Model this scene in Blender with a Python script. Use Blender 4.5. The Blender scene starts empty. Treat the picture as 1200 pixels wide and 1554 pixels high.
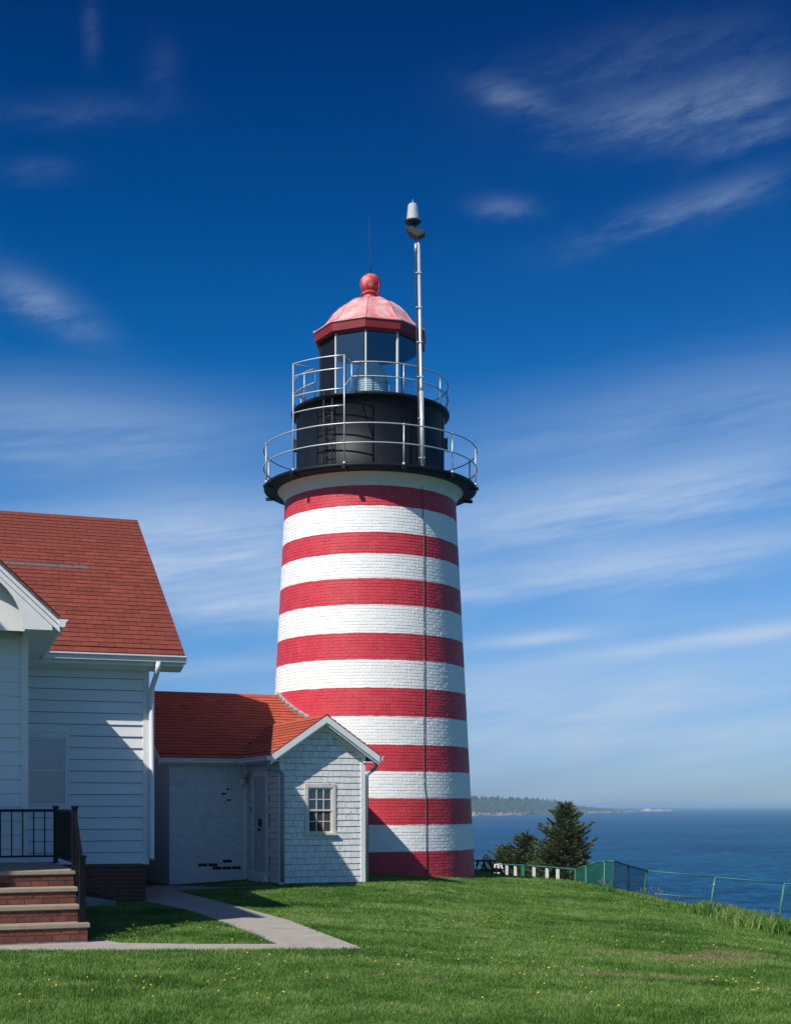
import bpy, math, random
import numpy as np
from mathutils import Vector, Matrix

random.seed(7)
RNG = np.random.default_rng(11)
S = bpy.context.scene
COL = S.collection
rad = math.radians

# ------------------------------------------------------------------ camera
cam_d = bpy.data.cameras.new('camera')
cam_d.sensor_fit = 'HORIZONTAL'
cam_d.sensor_width = 36.0
cam_d.lens = 60.0
cam_d.shift_y = 446.0 / 1200.0
cam_d.clip_start = 0.1
cam_d.clip_end = 90000.0
cam = bpy.data.objects.new('camera', cam_d)
cam.location = (0, 0, 1.7)
cam.rotation_euler = (rad(90), 0, 0)
COL.objects.link(cam)
S.camera = cam

# ------------------------------------------------------------------ light
SUN_AZ, SUN_EL = rad(-139.0), rad(44.0)          # azimuth from +Y, clockwise
sunv = Vector((math.sin(SUN_AZ) * math.cos(SUN_EL), math.cos(SUN_AZ) * math.cos(SUN_EL), math.sin(SUN_EL)))
sd = bpy.data.lights.new('sun', 'SUN')
sd.energy = 4.8
sd.angle = rad(0.53)
sd.color = (1.0, 0.955, 0.88)
so = bpy.data.objects.new('sun', sd)
so.rotation_euler = sunv.to_track_quat('Z', 'Y').to_euler()
so.location = (-20, -20, 30)
COL.objects.link(so)

S.view_settings.view_transform = 'Standard'
S.view_settings.look = 'None'
S.view_settings.gamma = 1.0
S.view_settings.exposure = 0.12
S.view_settings.use_curve_mapping = False
S.cycles.max_bounces = 6
S.cycles.diffuse_bounces = 3
S.cycles.glossy_bounces = 3
S.cycles.transmission_bounces = 6
S.cycles.transparent_max_bounces = 24
S.cycles.volume_bounces = 0

W = bpy.data.worlds.new('World')
S.world = W
W.use_nodes = True


class NT:
    """small helper to write node graphs"""
    def __init__(s, nt):
        s.nt = nt
        s.n = nt.nodes
        s.l = nt.links

    def new(s, t, **kw):
        n = s.n.new(t)
        for k, v in kw.items():
            setattr(n, k, v)
        return n

    def put(s, sock, v):
        if hasattr(v, 'is_output') or isinstance(v, bpy.types.NodeSocket):
            s.l.new(v, sock)
        elif v is not None:
            sock.default_value = v

    def math(s, op, a, b=None, c=None, clamp=False):
        n = s.new('ShaderNodeMath', operation=op)
        n.use_clamp = clamp
        s.put(n.inputs[0], a)
        if b is not None: s.put(n.inputs[1], b)
        if c is not None: s.put(n.inputs[2], c)
        return n.outputs[0]

    def vmath(s, op, a, b=None):
        n = s.new('ShaderNodeVectorMath', operation=op)
        s.put(n.inputs[0], a)
        if b is not None: s.put(n.inputs[1], b)
        return n.outputs[0]

    def noise(s, vec, scale, detail=4.0, rough=0.55, dist=0.0):
        n = s.new('ShaderNodeTexNoise')
        if vec is not None: s.put(n.inputs['Vector'], vec)
        n.inputs['Scale'].default_value = scale
        n.inputs['Detail'].default_value = detail
        n.inputs['Roughness'].default_value = rough
        n.inputs['Distortion'].default_value = dist
        return n.outputs['Fac']

    def ramp(s, fac, stops, interp='LINEAR'):
        n = s.new('ShaderNodeValToRGB')
        n.color_ramp.interpolation = interp
        el = n.color_ramp.elements
        while len(el) > 1: el.remove(el[-1])
        el[0].position = stops[0][0]
        el[0].color = col4(stops[0][1])
        for p, c in stops[1:]:
            e = el.new(p)
            e.color = col4(c)
        s.put(n.inputs[0], fac)
        return n.outputs[0]

    def mix(s, fac, a, b, blend='MIX'):
        n = s.new('ShaderNodeMix', data_type='RGBA', blend_type=blend)
        s.put(n.inputs[0], fac)
        s.put(n.inputs[6], col4(a) if isinstance(a, tuple) else a)
        s.put(n.inputs[7], col4(b) if isinstance(b, tuple) else b)
        return n.outputs[2]

    def comb(s, x, y, z):
        n = s.new('ShaderNodeCombineXYZ')
        s.put(n.inputs[0], x); s.put(n.inputs[1], y); s.put(n.inputs[2], z)
        return n.outputs[0]

    def sep(s, v):
        n = s.new('ShaderNodeSeparateXYZ')
        s.put(n.inputs[0], v)
        return n.outputs


def col4(c):
    if isinstance(c, (int, float)): return (c, c, c, 1)
    return tuple(c) + (1,) if len(c) == 3 else tuple(c)


# ------------------------------------------------------------------ world
def build_world():
    g = NT(W.node_tree)
    g.n.clear()
    out = g.new('ShaderNodeOutputWorld')
    bg = g.new('ShaderNodeBackground')
    g.l.new(bg.outputs[0], out.inputs[0])
    sky = g.new('ShaderNodeTexSky', sky_type='NISHITA')
    sky.sun_disc = False
    sky.sun_elevation = SUN_EL
    sky.sun_rotation = SUN_AZ % (2 * math.pi)
    sky.air_density = 1.0
    sky.dust_density = 0.3
    sky.ozone_density = 3.0
    bg.inputs['Strength'].default_value = 0.092
    tc = g.new('ShaderNodeTexCoord')
    d = tc.outputs['Generated']
    x, y, z = g.sep(d)
    hor = g.math('SQRT', g.math('ADD', g.math('MULTIPLY', x, x), g.math('MULTIPLY', y, y)))
    az = g.math('ARCTAN2', x, y)                # 0 = straight ahead, + right
    el = g.math('ARCTAN2', z, hor)
    # polarised, saturated blue: deepen with elevation
    deep = g.ramp(g.math('DIVIDE', el, rad(90), clamp=True),
                  [(0.0, (0.27, 0.45, 0.94)), (0.03, (0.28, 0.50, 0.98)), (0.08, (0.25, 0.63, 1.06)), (0.14, (0.12, 0.64, 1.10)),
                   (0.20, (0.020, 0.50, 0.96)), (0.27, (0.0, 0.33, 0.76)), (0.34, (0.0, 0.20, 0.56)), (0.6, (0.0, 0.18, 0.52)), (1.0, (0.01, 0.18, 0.54))])
    dp = g.new('ShaderNodeVectorMath', operation='DOT_PRODUCT')
    g.l.new(d, dp.inputs[0])
    dp.inputs[1].default_value = tuple(sunv)
    cs = dp.outputs['Value']
    pw = g.math('SUBTRACT', 1.0, g.math('POWER', g.math('ABSOLUTE', cs), 3.0), clamp=True)   # skylight is polarised most at 90 degrees from the sun
    deep = g.mix(pw, (0.75, 0.95, 1.1), deep)
    skyc = g.mix(1.0, sky.outputs[0], deep, 'MULTIPLY')
    # high cirrus, mapped on a plane overhead so that streaks flatten to the horizon
    zz = g.math('ADD', g.math('MAXIMUM', z, 0.0), 0.06)
    px = g.math('DIVIDE', x, zz)
    py = g.math('DIVIDE', y, zz)

    def wisp(a0, e0, wa, we, slope, amp, n):
        """soft elongated patch of cirrus round azimuth a0, elevation e0 (degrees)"""
        da = g.math('SUBTRACT', az, rad(a0))
        de = g.math('SUBTRACT', g.math('SUBTRACT', el, rad(e0)), g.math('MULTIPLY', da, slope))
        # bend edges
        wob = g.math('MULTIPLY', g.math('SUBTRACT', n, 0.5), rad(we) * 1.6)
        de = g.math('ADD', de, wob)
        a = g.math('DIVIDE', da, rad(wa))
        e = g.math('DIVIDE', de, rad(we))
        r = g.math('ADD', g.math('MULTIPLY', a, a), g.math('MULTIPLY', e, e))
        return g.math('MULTIPLY', g.math('EXPONENT', g.math('MULTIPLY', r, -1.0)), amp)

    # fine fibres along nearly level lines (azimuth stretched)
    fv = g.comb(g.math('MULTIPLY', az, 5.0), g.math('SUBTRACT', g.math('MULTIPLY', el, 42.0), g.math('MULTIPLY', az, 6.0)), 0.3)
    fib = g.noise(fv, 1.6, 8.0, 0.60, 0.12)
    fv2 = g.comb(g.math('MULTIPLY', az, 6.0), g.math('SUBTRACT', g.math('MULTIPLY', el, 20.0), g.math('MULTIPLY', az, 4.0)), 2.3)
    fib2 = g.noise(fv2, 2.4, 14.0, 0.70, 0.18)
    fv3 = g.comb(g.math('MULTIPLY', az, 2.2), g.math('SUBTRACT', g.math('MULTIPLY', el, 11.0), g.math('MULTIPLY', az, 1.6)), 5.3)
    big = g.noise(fv3, 1.5, 3.0, 0.5, 0.4)
    wl = [  # az, el, half-az, half-el, slope, amp
        (11.5, 27.4, 4.2, 0.9, 0.05, 0.30), (14.6, 27.6, 2.2, 1.3, 0.2, 0.20), (5.2, 28.2, 1.6, 0.5, -0.3, 0.28),
        (12.5, 23.9, 4.0, 0.6, 0.20, 0.32), (4.8, 24.4, 1.3, 0.38, -0.1, 0.24), (15.5, 26.3, 1.8, 0.4, 0.25, 0.22),
        (-14.9, 20.3, 2.0, 0.8, -0.35, 0.36), (-13.0, 30.0, 0.35, 0.9, 0.0, 0.12), (-10.0, 28.9, 0.7, 0.9, 0.0, 0.06),
        (-13.5, 27.2, 3.0, 0.5, 0.1, 0.09), (-15.0, 25.0, 1.2, 0.4, 0.1, 0.12), (10.0, 29.4, 5.0, 0.9, 0.1, 0.12),
        (6.0, 7.2, 2.6, 0.28, 0.10, 0.60), (13.0, 6.9, 5.5, 0.35, 0.13, 0.78),
        (10.0, 12.9, 9.0, 1.3, 0.13, 0.72), (10.0, 10.2, 9.0, 1.0, 0.10, 0.66), (4.0, 9.0, 2.0, 0.3, 0.0, 0.25),
        (13.0, 16.4, 9.0, 1.7, 0.12, 0.34),
        (-9.0, 11.4, 8.0, 2.0, 0.05, 0.74), (-6.0, 8.8, 6.0, 0.8, 0.10, 0.60), (-14.0, 15.8, 7.0, 1.6, 0.0, 0.36),
        (8.0, 4.9, 12.0, 1.5, 0.06, 0.62), (14.0, 3.0, 9.0, 0.7, 0.1, 0.45), (-7.0, 6.0, 5.0, 0.5, 0.1, 0.35), (4.0, 3.0, 6.0, 0.5, 0.0, 0.28)]
    tot = None
    for w in wl:
        n = fib2 if w[1] > 19 else fib
        v = wisp(*w, n)
        tot = v if tot is None else g.math('ADD', tot, v)
    f1 = g.math('MULTIPLY_ADD', g.math('SUBTRACT', fib, 0.5), 1.7, 0.74, clamp=True)
    f2 = g.math('MULTIPLY_ADD', g.math('SUBTRACT', fib2, 0.5), 2.9, 0.50, clamp=True)
    hi = g.math('MULTIPLY_ADD', g.math('SUBTRACT', el, rad(18)), 1.0 / rad(2.5), 0.0, clamp=True)
    fm = g.math('ADD', g.math('MULTIPLY', f1, g.math('SUBTRACT', 1.0, hi)), g.math('MULTIPLY', f2, hi))
    cl = g.math('MULTIPLY', tot, fm)
    # the rest of the sky carries the same thin streaks, so it goes on outside the frame
    pn = g.noise(g.comb(g.math('MULTIPLY', px, 0.5), g.math('MULTIPLY', py, 1.6), 0.0), 0.8, 7.0, 0.6, 0.8)
    gen = g.math('MULTIPLY', g.math('MULTIPLY_ADD', pn, 3.0, -1.55, clamp=True), 0.20)
    out_m = g.math('MULTIPLY_ADD', g.math('ABSOLUTE', az), 4.0, -1.3, clamp=True)
    cl = g.math('ADD', cl, g.math('MULTIPLY', gen, out_m))
    low = g.math('MULTIPLY', g.math('MULTIPLY_ADD', big, 2.2, -0.62, clamp=True), 0.30)
    lowm = g.math('MULTIPLY', g.math('MULTIPLY_ADD', el, -1.0 / rad(8.0), 2.3, clamp=True), low)
    cl = g.math('ADD', cl, lowm, clamp=True)
    # cirrus colour (white light, thin)
    bright = g.ramp(g.math('DIVIDE', el, rad(40), clamp=True), [(0.0, (5.0, 6.2, 7.8)), (0.35, (5.0, 6.3, 8.2)), (0.75, (3.6, 4.9, 6.6)), (1, (3.2, 4.4, 6.0))])
    
    c = g.mix(cl, skyc, bright)
    g.l.new(c, bg.inputs['Color'])


build_world()


# ------------------------------------------------------------------ materials
M = {}


def mat(name, base, rough=0.6, var=0.12, vscale=6.0, bump=0.0, bscale=40.0, metal=0.0, spec=0.4,
        objvar=0.0, dirt=None, dscale=2.0, dthr=(0.55, 0.7), chips=None, cscale=30.0, cthr=0.68, coat=0.0, stretch=(1, 1, 1)):
    m = bpy.data.materials.new(name)
    m.use_nodes = True
    g = NT(m.node_tree)
    b = g.n['Principled BSDF']
    tc = g.new('ShaderNodeTexCoord')
    geo = g.new('ShaderNodeNewGeometry')
    mp = g.new('ShaderNodeMapping')
    mp.inputs['Scale'].default_value = stretch
    g.l.new(geo.outputs['Position'], mp.inputs['Vector'])
    P = mp.outputs[0]
    n = g.noise(P, vscale, 5, 0.6)
    lo = tuple(max(0, v * (1 - var)) for v in base)
    hi = tuple(min(1, v * (1 + var)) for v in base)
    c = g.ramp(n, [(0.3, lo), (0.7, hi)])
    if objvar:
        oi = g.new('ShaderNodeObjectInfo')
        f = g.math('MULTIPLY_ADD', oi.outputs['Random'], 2 * objvar, 1 - objvar)
        c = g.mix(1.0, c, g.comb(f, f, f), 'MULTIPLY')
    if dirt:
        dn = g.noise(P, dscale, 6, 0.65, 0.3)
        f = g.ramp(dn, [(dthr[0], 0.0), (dthr[1], 1.0)])
        c = g.mix(g.math('MULTIPLY', f, dirt[3] if len(dirt) > 3 else 1.0), c, tuple(dirt[:3]))
    if chips:
        cn = g.noise(P, cscale, 3, 0.6, 0.2)
        cn2 = g.noise(P, cscale * 0.12, 2, 0.5)
        v = g.math('MULTIPLY_ADD', cn2, 0.35, g.math('SUBTRACT', cn, 0.175))
        f = g.ramp(v, [(cthr, 0.0), (cthr + 0.02, 1.0)])
        c = g.mix(f, c, chips)
    g.l.new(c, b.inputs['Base Color'])
    b.inputs['Roughness'].default_value = rough
    b.inputs['Metallic'].default_value = metal
    b.inputs['Specular IOR Level'].default_value = spec
    if coat: b.inputs['Coat Weight'].default_value = coat
    if bump:
        bn = g.new('ShaderNodeBump')
        bn.inputs['Strength'].default_value = 1.0
        bn.inputs['Distance'].default_value = bump
        g.l.new(g.noise(P, bscale, 5, 0.6), bn.inputs['Height'])
        g.l.new(bn.outputs[0], b.inputs['Normal'])
    M[name] = m
    return m


mat('tower_white', (0.80, 0.79, 0.75), 0.55, 0.04, 3.0, 0.003, 26, dirt=(0.62, 0.60, 0.54, 0.5), dscale=3.0, dthr=(0.56, 0.72), chips=(0.42, 0.38, 0.33), cscale=26, cthr=0.76)
mat('tower_red', (0.47, 0.030, 0.042), 0.5, 0.14, 3.0, 0.004, 26, dirt=(0.52, 0.07, 0.08, 0.5), dscale=4.0, dthr=(0.54, 0.7), chips=(0.60, 0.25, 0.25), cscale=30, cthr=0.76)
def tower_paint():
    m = M['tower_white']
    m.name = 'tower_paint'
    g = NT(m.node_tree)
    b = g.n['Principled BSDF']
    geo = g.new('ShaderNodeNewGeometry')
    P = geo.outputs['Position']
    z = g.sep(P)[2]
    w = g.math('MULTIPLY_ADD', g.noise(P, 4.0, 3, 0.6), 0.045, -0.0225)
    z = g.math('ADD', z, w)
    st = [(0.0, (0.0,) * 3)]
    bz = sorted([9.27, 8.738, 8.117, 7.579, 7.018, 6.406, 5.715, 5.096, 4.432, 3.764, 3.12, 2.473, 1.844, 1.233, 0.613])
    st = [(0.0, (1.0,) * 3)] + [(v / 10.0, ((0.0,) * 3 if i % 2 == 0 else (1.0,) * 3)) for i, v in enumerate(bz[:-1])]
    f = g.ramp(g.math('MULTIPLY', z, 0.1), st, 'CONSTANT')
    n = g.noise(P, 3.0, 5, 0.6)
    red = g.ramp(n, [(0.3, (0.52, 0.034, 0.052)), (0.7, (0.62, 0.052, 0.074))])
    dn = g.noise(P, 5.0, 6, 0.65)
    red = g.mix(g.math('MULTIPLY', g.ramp(dn, [(0.5, 0.0), (0.72, 1.0)]), 0.45), red, (0.56, 0.11, 0.12))
    wh = g.ramp(n, [(0.3, (0.80, 0.80, 0.775)), (0.7, (0.86, 0.855, 0.83))])
    wh = g.mix(g.math('MULTIPLY', g.ramp(dn, [(0.56, 0.0), (0.75, 1.0)]), 0.35), wh, (0.66, 0.64, 0.58))
    c = g.mix(f, wh, red)
    mp = g.new('ShaderNodeMapping'); mp.inputs['Scale'].default_value = (1, 1, 0.12); g.l.new(P, mp.inputs['Vector'])
    sn = g.noise(mp.outputs[0], 5.0, 5, 0.7)
    up = g.math('MULTIPLY_ADD', z, 0.5, -3.9, clamp=True)
    c = g.mix(g.math('MULTIPLY', g.math('MULTIPLY', g.ramp(sn, [(0.60, 0.0), (0.72, 1.0)]), up), 0.35), c, (0.42, 0.26, 0.16))
    cn = g.noise(P, 24, 3, 0.6, 0.2)
    c = g.mix(g.ramp(cn, [(0.765, 0.0), (0.785, 1.0)]), c, (0.50, 0.40, 0.36))
    g.l.new(c, b.inputs['Base Color'])
    M['tower_paint'] = m


tower_paint()
mat('cove_white', (0.70, 0.68, 0.62), 0.6, 0.06, 2.0, 0.002, 30, dirt=(0.45, 0.33, 0.22, 0.55), dscale=5.0, dthr=(0.60, 0.78))
mat('black_paint', (0.006, 0.009, 0.014), 0.5, 0.25, 5.0, 0.0012, 60, spec=0.22, dirt=(0.014, 0.016, 0.020, 0.6), dscale=3.0)
mat('galvanised', (0.50, 0.52, 0.53), 0.42, 0.12, 9.0, metal=0.35, spec=0.5)
mat('dark_metal', (0.03, 0.032, 0.034), 0.5, 0.2)
mat('lantern_red', (0.50, 0.050, 0.060), 0.45, 0.15, 6.0, 0.002, 30, dirt=(0.66, 0.30, 0.30, 0.9), dscale=6.0, dthr=(0.50, 0.66))
mat('dome_red', (0.60, 0.17, 0.18), 0.5, 0.15, 5.0, 0.003, 26, dirt=(0.72, 0.47, 0.45, 0.95), dscale=2.6, dthr=(0.38, 0.62), chips=(0.45, 0.05, 0.06), cscale=14, cthr=0.72)
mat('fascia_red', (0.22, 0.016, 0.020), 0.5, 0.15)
mat('paint_white', (0.78, 0.78, 0.77), 0.5, 0.04, 4.0, 0.0008, 60, objvar=0.03, dirt=(0.60, 0.60, 0.57, 0.5), dscale=2.5)
mat('siding_white', (0.76, 0.77, 0.78), 0.5, 0.03, 4.0, 0.0006, 80, objvar=0.035, stretch=(1, 1, 6))
mat('shingle_white', (0.74, 0.74, 0.73), 0.7, 0.07, 9.0, 0.003, 60, objvar=0.06, chips=(0.30, 0.29, 0.27), cscale=24, cthr=0.68, dirt=(0.52, 0.53, 0.52, 0.6), dscale=7.0)
mat('brick_white', (0.70, 0.70, 0.69), 0.75, 0.08, 10.0, 0.006, 30, objvar=0.05, dirt=(0.52, 0.52, 0.50, 0.5), dscale=6.0, chips=(0.26, 0.23, 0.21), cscale=13, cthr=0.73)
mat('sheathing', (0.10, 0.095, 0.09), 0.9, 0.2)
mat('brick_bare', (0.060, 0.018, 0.014), 0.85, 0.3, 14.0, 0.004, 50)
mat('roof_shingle', (0.205, 0.049, 0.034), 0.85, 0.16, 12.0, 0.003, 160, objvar=0.15, spec=0.2)
mat('annex_shingle', (0.43, 0.088, 0.050), 0.85, 0.12, 6.0, 0.003, 160, objvar=0.12, spec=0.2)
mat('roof_dark', (0.07, 0.018, 0.014), 0.9, 0.1)
mat('flashing', (0.36, 0.36, 0.36), 0.55, 0.25, 20.0, 0.003, 40, metal=0.3, dirt=(0.75, 0.74, 0.72, 0.8), dscale=14.0)
mat('patch_grey', (0.13, 0.10, 0.09), 0.8, 0.3, 20.0)
mat('brick_red', (0.155, 0.045, 0.030), 0.8, 0.25, 14.0, 0.003, 60, objvar=0.28)
mat('mortar', (0.24, 0.20, 0.17), 0.9, 0.15, 10.0, 0.003, 60)
mat('tread_stone', (0.31, 0.25, 0.185), 0.85, 0.12, 10.0, 0.002, 90, objvar=0.05, dirt=(0.27, 0.23, 0.19, 0.6), dscale=5.0)
mat('concrete', (0.36, 0.325, 0.285), 0.9, 0.10, 3.0, 0.003, 120, dirt=(0.27, 0.245, 0.21, 0.7), dscale=1.6, chips=(0.20, 0.18, 0.16), cscale=60, cthr=0.66)
mat('iron_black', (0.004, 0.005, 0.007), 0.45, 0.2, spec=0.25)
mat('gutter_white', (0.76, 0.77, 0.78), 0.35, 0.04, 4.0, spec=0.5)
mat('gutter_grey', (0.24, 0.29, 0.32), 0.5, 0.08, 6.0)
mat('door_paint', (0.55, 0.57, 0.58), 0.55, 0.08, 5.0, 0.001, 40, dirt=(0.35, 0.33, 0.28, 0.6), dscale=4.0)
mat('frame_worn', (0.66, 0.63, 0.58), 0.7, 0.08, 9.0, 0.002, 60, chips=(0.16, 0.14, 0.12), cscale=34, cthr=0.66)
mat('blind', (0.36, 0.40, 0.43), 0.7, 0.03, 3.0)
mat('green_paint', (0.035, 0.18, 0.13), 0.5, 0.2, 6.0, dirt=(0.10, 0.17, 0.14, 0.6), dscale=4.0)
mat('green_shaded', (0.008, 0.035, 0.028), 0.6, 0.2)  # darker fence green; shade of the unlit section put into the colour
mat('wire_green', (0.013, 0.115, 0.082), 0.5, 0.2)
mat('post_white', (0.60, 0.60, 0.55), 0.8, 0.12, 8.0, 0.004, 30, dirt=(0.35, 0.34, 0.28, 0.6), dscale=5)
mat('bark', (0.06, 0.045, 0.035), 0.9, 0.3, 10.0, 0.01, 20)
mat('wood_dark', (0.04, 0.026, 0.018), 0.8, 0.3, 8.0)
mat('yellow_petal', (0.62, 0.44, 0.02), 0.6, 0.1)
mat('stem_green', (0.06, 0.12, 0.025), 0.7, 0.1)
mat('pipe_brown', (0.16, 0.10, 0.085), 0.6, 0.2)
mat('lamp_white', (0.7, 0.7, 0.68), 0.35, 0.05)


def glass(name, tint, refl=0.12, rough=0.02, alpha=0.85):
    m = bpy.data.materials.new(name)
    m.use_nodes = True
    g = NT(m.node_tree)
    g.n.clear()
    out = g.new('ShaderNodeOutputMaterial')
    tr = g.new('ShaderNodeBsdfTransparent')
    tr.inputs[0].default_value = col4(tint)
    gl = g.new('ShaderNodeBsdfGlossy')
    gl.inputs['Roughness'].default_value = rough
    gl.inputs['Color'].default_value = (0.9, 0.95, 1, 1)
    fr = g.new('ShaderNodeFresnel')
    gg = g.new('ShaderNodeNewGeometry')
    g.l.new(g.math('MULTIPLY_ADD', gg.outputs['Backfacing'], 1 / 1.5 - 1.5, 1.5), fr.inputs[0])
    f = g.math('MULTIPLY_ADD', fr.outputs[0], 0.9, refl, clamp=True)
    mx = g.new('ShaderNodeMixShader')
    g.l.new(f, mx.inputs[0]); g.l.new(tr.outputs[0], mx.inputs[1]); g.l.new(gl.outputs[0], mx.inputs[2])
    g.l.new(mx.outputs[0], out.inputs[0])
    M[name] = m


glass('lantern_glass', (0.86, 0.93, 0.95), 0.05)
glass('window_glass', (0.80, 0.85, 0.88), 0.05, 0.05)


def lensmat():
    m = bpy.data.materials.new('lens_glass')
    m.use_nodes = True
    g = NT(m.node_tree)
    b = g.n['Principled BSDF']
    b.inputs['Base Color'].default_value = (0.88, 0.92, 0.86, 1)
    b.inputs['Roughness'].default_value = 0.2
    b.inputs['Transmission Weight'].default_value = 0.04
    b.inputs['IOR'].default_value = 1.5
    M['lens_glass'] = m
    m = bpy.data.materials.new('beacon_glass')
    m.use_nodes = True
    b = m.node_tree.nodes['Principled BSDF']
    b.inputs['Base Color'].default_value = (0.85, 0.86, 0.88, 1)
    b.inputs['Roughness'].default_value = 0.12
    b.inputs['Transmission Weight'].default_value = 0.5
    b.inputs['IOR'].default_value = 1.4
    M['beacon_glass'] = m


lensmat()


# ------------------------------------------------------------------ mesh helpers
class MB:
    def __init__(s):
        s.v = []; s.f = []; s.m = []; s.sm = []

    def add(s, vs, fs, mi=0, smooth=False):
        o = len(s.v)
        s.v += [tuple(p) for p in vs]
        for f in fs:
            s.f.append(tuple(i + o for i in f)); s.m.append(mi); s.sm.append(smooth)

    def box(s, x0, x1, y0, y1, z0, z1, mi=0):
        s.add([(x0, y0, z0), (x1, y0, z0), (x1, y1, z0), (x0, y1, z0), (x0, y0, z1), (x1, y0, z1), (x1, y1, z1), (x0, y1, z1)],
              [(0, 3, 2, 1), (4, 5, 6, 7), (0, 1, 5, 4), (1, 2, 6, 5), (2, 3, 7, 6), (3, 0, 4, 7)], mi)

    def prism(s, poly, axis, a0, a1, mi=0):
        """poly: list of 2-D points; axis 'x','y','z' is the extrusion direction"""
        def pt(p, a):
            if axis == 'x': return (a, p[0], p[1])
            if axis == 'y': return (p[0], a, p[1])
            return (p[0], p[1], a)
        n = len(poly)
        vs = [pt(p, a0) for p in poly] + [pt(p, a1) for p in poly]
        fs = [tuple(range(n))[::-1], tuple(range(n, 2 * n))] + [(i, (i + 1) % n, n + (i + 1) % n, n + i) for i in range(n)]
        s.add(vs, fs, mi)

    def obox(s, o, ax, ay, az, mi=0):
        """oriented box: corner o and three edge vectors"""
        o, ax, ay, az = Vector(o), Vector(ax), Vector(ay), Vector(az)
        vs = [o, o + ax, o + ax + ay, o + ay, o + az, o + ax + az, o + ax + ay + az, o + ay + az]
        s.add(vs, [(0, 3, 2, 1), (4, 5, 6, 7), (0, 1, 5, 4), (1, 2, 6, 5), (2, 3, 7, 6), (3, 0, 4, 7)], mi)

    def tube(s, pts, r, n=8, mi=0, closed=False, cap=True):
        pts = [Vector(p) for p in pts]
        k = len(pts)
        rs = r if isinstance(r, (list, tuple)) else [r] * k
        vs = []
        prev = None
        for i, p in enumerate(pts):
            if closed:
                d = (pts[(i + 1) % k] - pts[i - 1])
            else:
                d = pts[min(i + 1, k - 1)] - pts[max(i - 1, 0)]
            d.normalize()
            if prev is None:
                a = Vector((0, 0, 1)) if abs(d.z) < 0.9 else Vector((1, 0, 0))
                a = (a - d * a.dot(d)).normalized()
            else:
                a = (prev - d * prev.dot(d)).normalized()
            prev = a
            b = d.cross(a)
            for j in range(n):
                t = 2 * math.pi * j / n
                vs.append(p + (a * math.cos(t) + b * math.sin(t)) * rs[i])
        fs = []
        kk = k if closed else k - 1
        for i in range(kk):
            for j in range(n):
                a0 = i * n + j; a1 = i * n + (j + 1) % n
                b0 = ((i + 1) % k) * n + j; b1 = ((i + 1) % k) * n + (j + 1) % n
                fs.append((a0, a1, b1, b0))
        if not closed and cap:
            fs.append(tuple(range(n))[::-1]); fs.append(tuple(range((k - 1) * n, k * n)))
        s.add(vs, fs, mi, True)

    def lathe(s, prof, n=64, mi=0, smooth=True, phase=0.0, arc=None, z0=0):
        """prof: (radius, z) pairs, round the z axis; angle measured from -y towards +x"""
        a0, a1 = arc if arc else (0, 2 * math.pi)
        full = arc is None
        k = n if full else n + 1
        vs = []
        for r, z in prof:
            for j in range(k):
                t = phase + a0 + (a1 - a0) * j / n
                vs.append((r * math.sin(t), -r * math.cos(t), z + z0))
        fs = []
        for i in range(len(prof) - 1):
            for j in range(n):
                j2 = (j + 1) % k if full else j + 1
                fs.append((i * k + j, i * k + j2, (i + 1) * k + j2, (i + 1) * k + j))
        s.add(vs, fs, mi, smooth)

    def mesh(s, name, mats):
        me = bpy.data.meshes.new(name)
        me.from_pydata(s.v, [], s.f)
        for m in (mats if isinstance(mats, (list, tuple)) else [mats]):
            me.materials.append(M[m] if isinstance(m, str) else m)
        me.polygons.foreach_set('material_index', s.m)
        me.polygons.foreach_set('use_smooth', s.sm)
        me.update()
        return me

    def build(s, name, mats, parent=None, bevel=0.0, kind=None):
        o = bpy.data.objects.new(name, s.mesh(name, mats))
        COL.objects.link(o)
        if parent is not None: o.parent = parent
        if bevel:
            md = o.modifiers.new('bevel', 'BEVEL')
            md.width = bevel; md.segments = 2; md.limit_method = 'ANGLE'; md.angle_limit = rad(40)
        if kind: o['kind'] = kind
        return o


def tag(o, label=None, cat=None, group=None, kind=None):
    if label: o['label'] = label
    if cat: o['category'] = cat
    if group: o['group'] = group
    if kind: o['kind'] = kind
    return o


def empty(name, loc, rz=0.0):
    o = bpy.data.objects.new(name, None)
    o.empty_display_size = 0.3
    o.location = loc
    o.rotation_euler = (0, 0, rz)
    COL.objects.link(o)
    return o


def inst(name, me, mtx, parent):
    o = bpy.data.objects.new(name, me)
    COL.objects.link(o)
    o.parent = parent
    o.matrix_basis = mtx
    return o


def frame(o, ax, ay, az):
    """matrix with the given axes at o"""
    m = Matrix.Identity(4)
    for i, a in enumerate((ax, ay, az)):
        for j in range(3): m[j][i] = a[j]
    for j in range(3): m[j][3] = o[j]
    return m


# ------------------------------------------------------------------ terrain
EDGE = [(-120, 52), (-40, 46), (-12, 41), (-3, 38.2), (0.4, 36.2), (1.98, 33.6), (3.1, 31.5), (3.9, 29.2), (4.47, 27.6), (5.2, 26), (5.88, 24.5),
        (6.36, 23), (6.9, 21), (7.8, 17), (9.2, 10), (11, 0), (16, -20), (40, -80)]


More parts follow.
